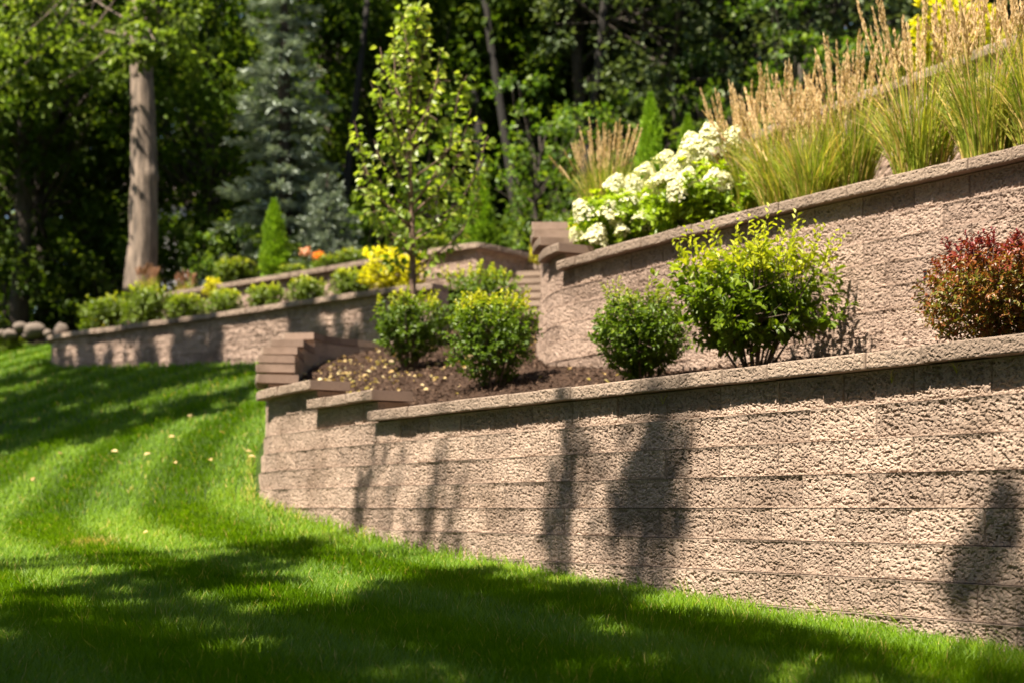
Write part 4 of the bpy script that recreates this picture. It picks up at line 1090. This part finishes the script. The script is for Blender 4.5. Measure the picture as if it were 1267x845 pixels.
# ------------------------------------------------------------------ pale house far behind the woods
hs = empty("house", at_px(212, 58), "pale house barely showing through the woods right of the big trunk", "house")
def bx(mb, a, b, attr=.5):
    (x0, y0, z0), (x1, y1, z1) = a, b
    v = [(x0, y0, z0), (x1, y0, z0), (x1, y1, z0), (x0, y1, z0), (x0, y0, z1), (x1, y0, z1), (x1, y1, z1), (x0, y1, z1)]
    mb.add(v, [np.array([[0, 3, 2, 1], [4, 5, 6, 7], [0, 1, 5, 4], [1, 2, 6, 5], [2, 3, 7, 6], [3, 0, 4, 7]])], attr)
mb = MB(); bx(mb, (-2.3, 0, -1), (2.3, 7, 6.4)); mb.build("wall", M['siding'], hs)
mb = MB(); v = [(-2.6, -.4, 6.4), (2.6, -.4, 6.4), (2.6, 7.4, 6.4), (-2.6, 7.4, 6.4), (-2.6, 3.5, 8.2), (2.6, 3.5, 8.2)]
mb.add(v, [np.array([[0, 1, 5, 4], [2, 3, 4, 5]]), np.array([[0, 4, 3], [1, 2, 5]]), np.array([[0, 3, 2, 1]])]); mb.build("roof", M['roof'], hs)
for wx in (-1.8, .7):
    for wz in (.4, 3.0):
        mb = MB(); bx(mb, (wx, -.06, wz), (wx + 1.1, .02, wz + 1.5)); w_ = mb.build("window", M['siding'], hs)
        mb = MB(); bx(mb, (wx + .08, -.075, wz + .08), (wx + 1.02, -.062, wz + 1.42)); mb.build("pane", M['glass'], w_)

# ------------------------------------------------------------------ wooded slope far behind (one mass)
mb = MB()
n = 80000
x = rng.uniform(-70, 75, n); D = rng.uniform(56, 92, n) + 6 * np.sin(x * .35)
g = hill_h(x, D); z = g + rng.random(n) ** .9 * (20 + 6 * np.sin(x * .5 + 1))
cc = fbm(x * .35, z * .35, 5, 3)
hole = (np.abs((x / D * F + CX) - 212) < 26) & (D < 75)
ok = ~hole & (cc > .15)
p = np.stack([x, D, z], -1)[ok]; n = len(p)
leaves(mb, p, rdir(n) + np.array([0, 0, -.3]), rdir(n) + np.array([0, -.4, .9]), rng.uniform(.5, 1.0, n), rng.uniform(.35, .7, n), np.clip(rng.random(n), 0, 1), False)
o = mb.build("woods", M['forestleaf']); tag(o, "dense dark woods closing the background", "woods", kind='stuff')

# ------------------------------------------------------------------ trees beside the camera whose shade falls on lawn and walls
def shade_pts(pts, t0, t1, rr):
    out = []
    for (x, y) in pts:
        z = float(lawn_h(np.array(x), np.array(y))); t = rng.uniform(t0, t1)
        out.append([x + SUN[0] * t, y + SUN[1] * t, z + SUN[2] * t, rr * rng.uniform(.85, 1.2)])
    return np.array(out)
def poly_pts(poly, step):
    poly = np.asarray(poly, float); xs = np.arange(poly[:, 0].min(), poly[:, 0].max(), step); ys = np.arange(poly[:, 1].min(), poly[:, 1].max(), step)
    X, Y = np.meshgrid(xs, ys); x = (X + rng.uniform(-.25, .25, X.shape) * step).ravel(); y = (Y + rng.uniform(-.25, .25, X.shape) * step).ravel()
    res = np.zeros(x.shape, bool); j = len(poly) - 1
    for i in range(len(poly)):
        xi, yi = poly[i]; xj, yj = poly[j]
        c = ((yi > y) != (yj > y)) & (x < (xj - xi) * (y - yi) / (yj - yi + 1e-12) + xi); res ^= c; j = i
    return np.stack([x[res], y[res]], -1)
def off_tree(name, base, blobs, lab, r0, nl, L):
    nl = nl * 2.0
    b = np.array([base[0], base[1], float(lawn_h(np.array(base[0]), np.array(base[1])))])
    e = empty(name, b, lab, "tree")
    bl = np.array(blobs); bl[:, :3] -= b
    blob_tree(e, None, bl, r0, nl, L, M['mapleleaf'], M['bark'], forks=2.5)
g1 = poly_pts([(-2.2, 6.4), (-2.15, 8.0), (-1.85, 9.0), (-1.45, 9.9), (-1.2, 9.4), (-1.30, 7.5), (-1.45, 6.2), (-1.6, 5.2), (-2.0, 5.0)], .36)
g2 = poly_pts([(-1.1, 3.2), (-1.0, 5.4), (-.72, 7.2), (-.55, 8.2), (-.25, 7.95), (.25, 7.15), (.75, 6.35), (1.15, 5.6), (1.3, 4.9), (1.0, 3.2)], .31)
g3 = poly_pts([(-2.6, 2.6), (-2.2, 5.4), (-1.2, 5.1), (-1.0, 3.0), (1.6, 3.4), (1.6, 2.2)], .27)
off_tree("shade_tree", (-5.6, .4), np.vstack([shade_pts(g1, 8.6, 9.6, .30), shade_pts(g2, 8.6, 9.8, .30), shade_pts(g3, 8.2, 9.6, .44)]),
         "spreading maple beside the camera whose shade darkens the nearest lawn", .2, 800, .155)
g4 = poly_pts([(-7.8, 15.6), (-5.4, 15.4), (-3.9, 15.6), (-3.2, 17.2), (-2.7, 18.4), (-3.6, 19.4), (-5.2, 21.0), (-6.5, 22.3), (-8.2, 22.6), (-9, 18)], .5)
g4 = g4[fbm(g4[:, 0] * .55 + 3, g4[:, 1] * .9, 6, 2) + .08 * rng.random(len(g4)) > .30]
gw = []
for k in range(60):
    sv = rng.uniform(.6, WA.L - .1)
    if vnoise(np.array(sv * 2.6), np.array(4.3), 3) < .40 and sv < WA.L - 2.6: continue
    q = WA.at(sv); t = rng.uniform(9.5, 11.5)
    gw.append([q[0] + SUN[0] * t, q[1] + SUN[1] * t, rng.uniform(2.05, 2.55) + SUN[2] * t, rng.uniform(.16, .34)])
off_tree("shade_tree", (-11.5, 13.2), np.vstack([shade_pts(g4, 9.5, 11.5, .46), gw]), "wide maple left of the lawn whose shade dapples the back of the lawn", .24, 640, .17)
def wall_pt(px, py):
    ss = np.linspace(0, W1.L, 4000); qq = W1.at(ss); i = np.argmin(np.abs(qq[:, 0] / qq[:, 1] * F + CX - px) + 999 * (qq[:, 1] > 11.5))
    return np.array([*qq[i], (HY - py) / F * qq[i][1]])
def bough_tree(base, bands, lab, t):
    bl = []
    for (x0, y0, x1, y1, w, n, R_) in bands:       # a band on the wall, photo pixels, from its top to its foot
        for k in range(n):
            u = (k + rng.random()) / n
            q = wall_pt(x0 + (x1 - x0) * u + rng.normal() * w * (.55 + .6 * u), y0 + (y1 - y0) * u)
            tt = t + rng.uniform(-.8, .8)
            bl.append([*(q + SUN * tt), R_ * 1.25 * rng.uniform(.6, 1.35) * (.65 + .6 * u), 1.0 + .001])
    off_tree("shade_tree", base, bl, lab, .07, 620, .07)
bough_tree((-5.2, 1.9), [(714, 512, 705, 690, 8, 26, .085), (818, 510, 803, 690, 24, 54, .095), (865, 520, 840, 600, 7, 8, .06)],
           "loose young maple left of the camera whose boughs shade the middle of the front wall", 9.6)
bough_tree((-6.2, 6.2), [(468, 530, 458, 650, 8, 10, .075), (500, 560, 490, 630, 6, 5, .06), (552, 540, 543, 680, 9, 12, .075), (582, 590, 574, 690, 6, 7, .06)],
           "loose young maple whose boughs shade the stepped end of the front wall", 9.8)
bough_tree((-2.4, -2.6), [(1255, 640, 1225, 800, 16, 22, .075), (1262, 720, 1190, 800, 10, 8, .06)],
           "loose young maple behind the camera whose boughs shade the wall foot at the right edge", 8.8)

# unseen ring of leaves added behind and beside the camera to cut sky fill
mb = MB(); n = 26000
a = rng.uniform(math.radians(172), math.radians(372), n); rd = rng.uniform(17, 24, n) + 2.5 * np.sin(a * 9)
x = np.cos(a) * rd; y = np.sin(a) * rd + 4; z = -1.5 + rng.random(n) ** .9 * (19 + 2.5 * np.sin(a * 13))
p = np.stack([x, y, z], -1)
leaves(mb, p, rdir(n) + np.array([0, 0, -.3]), rdir(n) + np.array([0, 0, .6]), rng.uniform(.5, .9, n), rng.uniform(.35, .65, n), rng.random(n), False)
o = mb.build("woods", M['forestleaf']); tag(o, "unseen ring of leaves added behind the camera to block low sky light", "woods", kind='stuff')
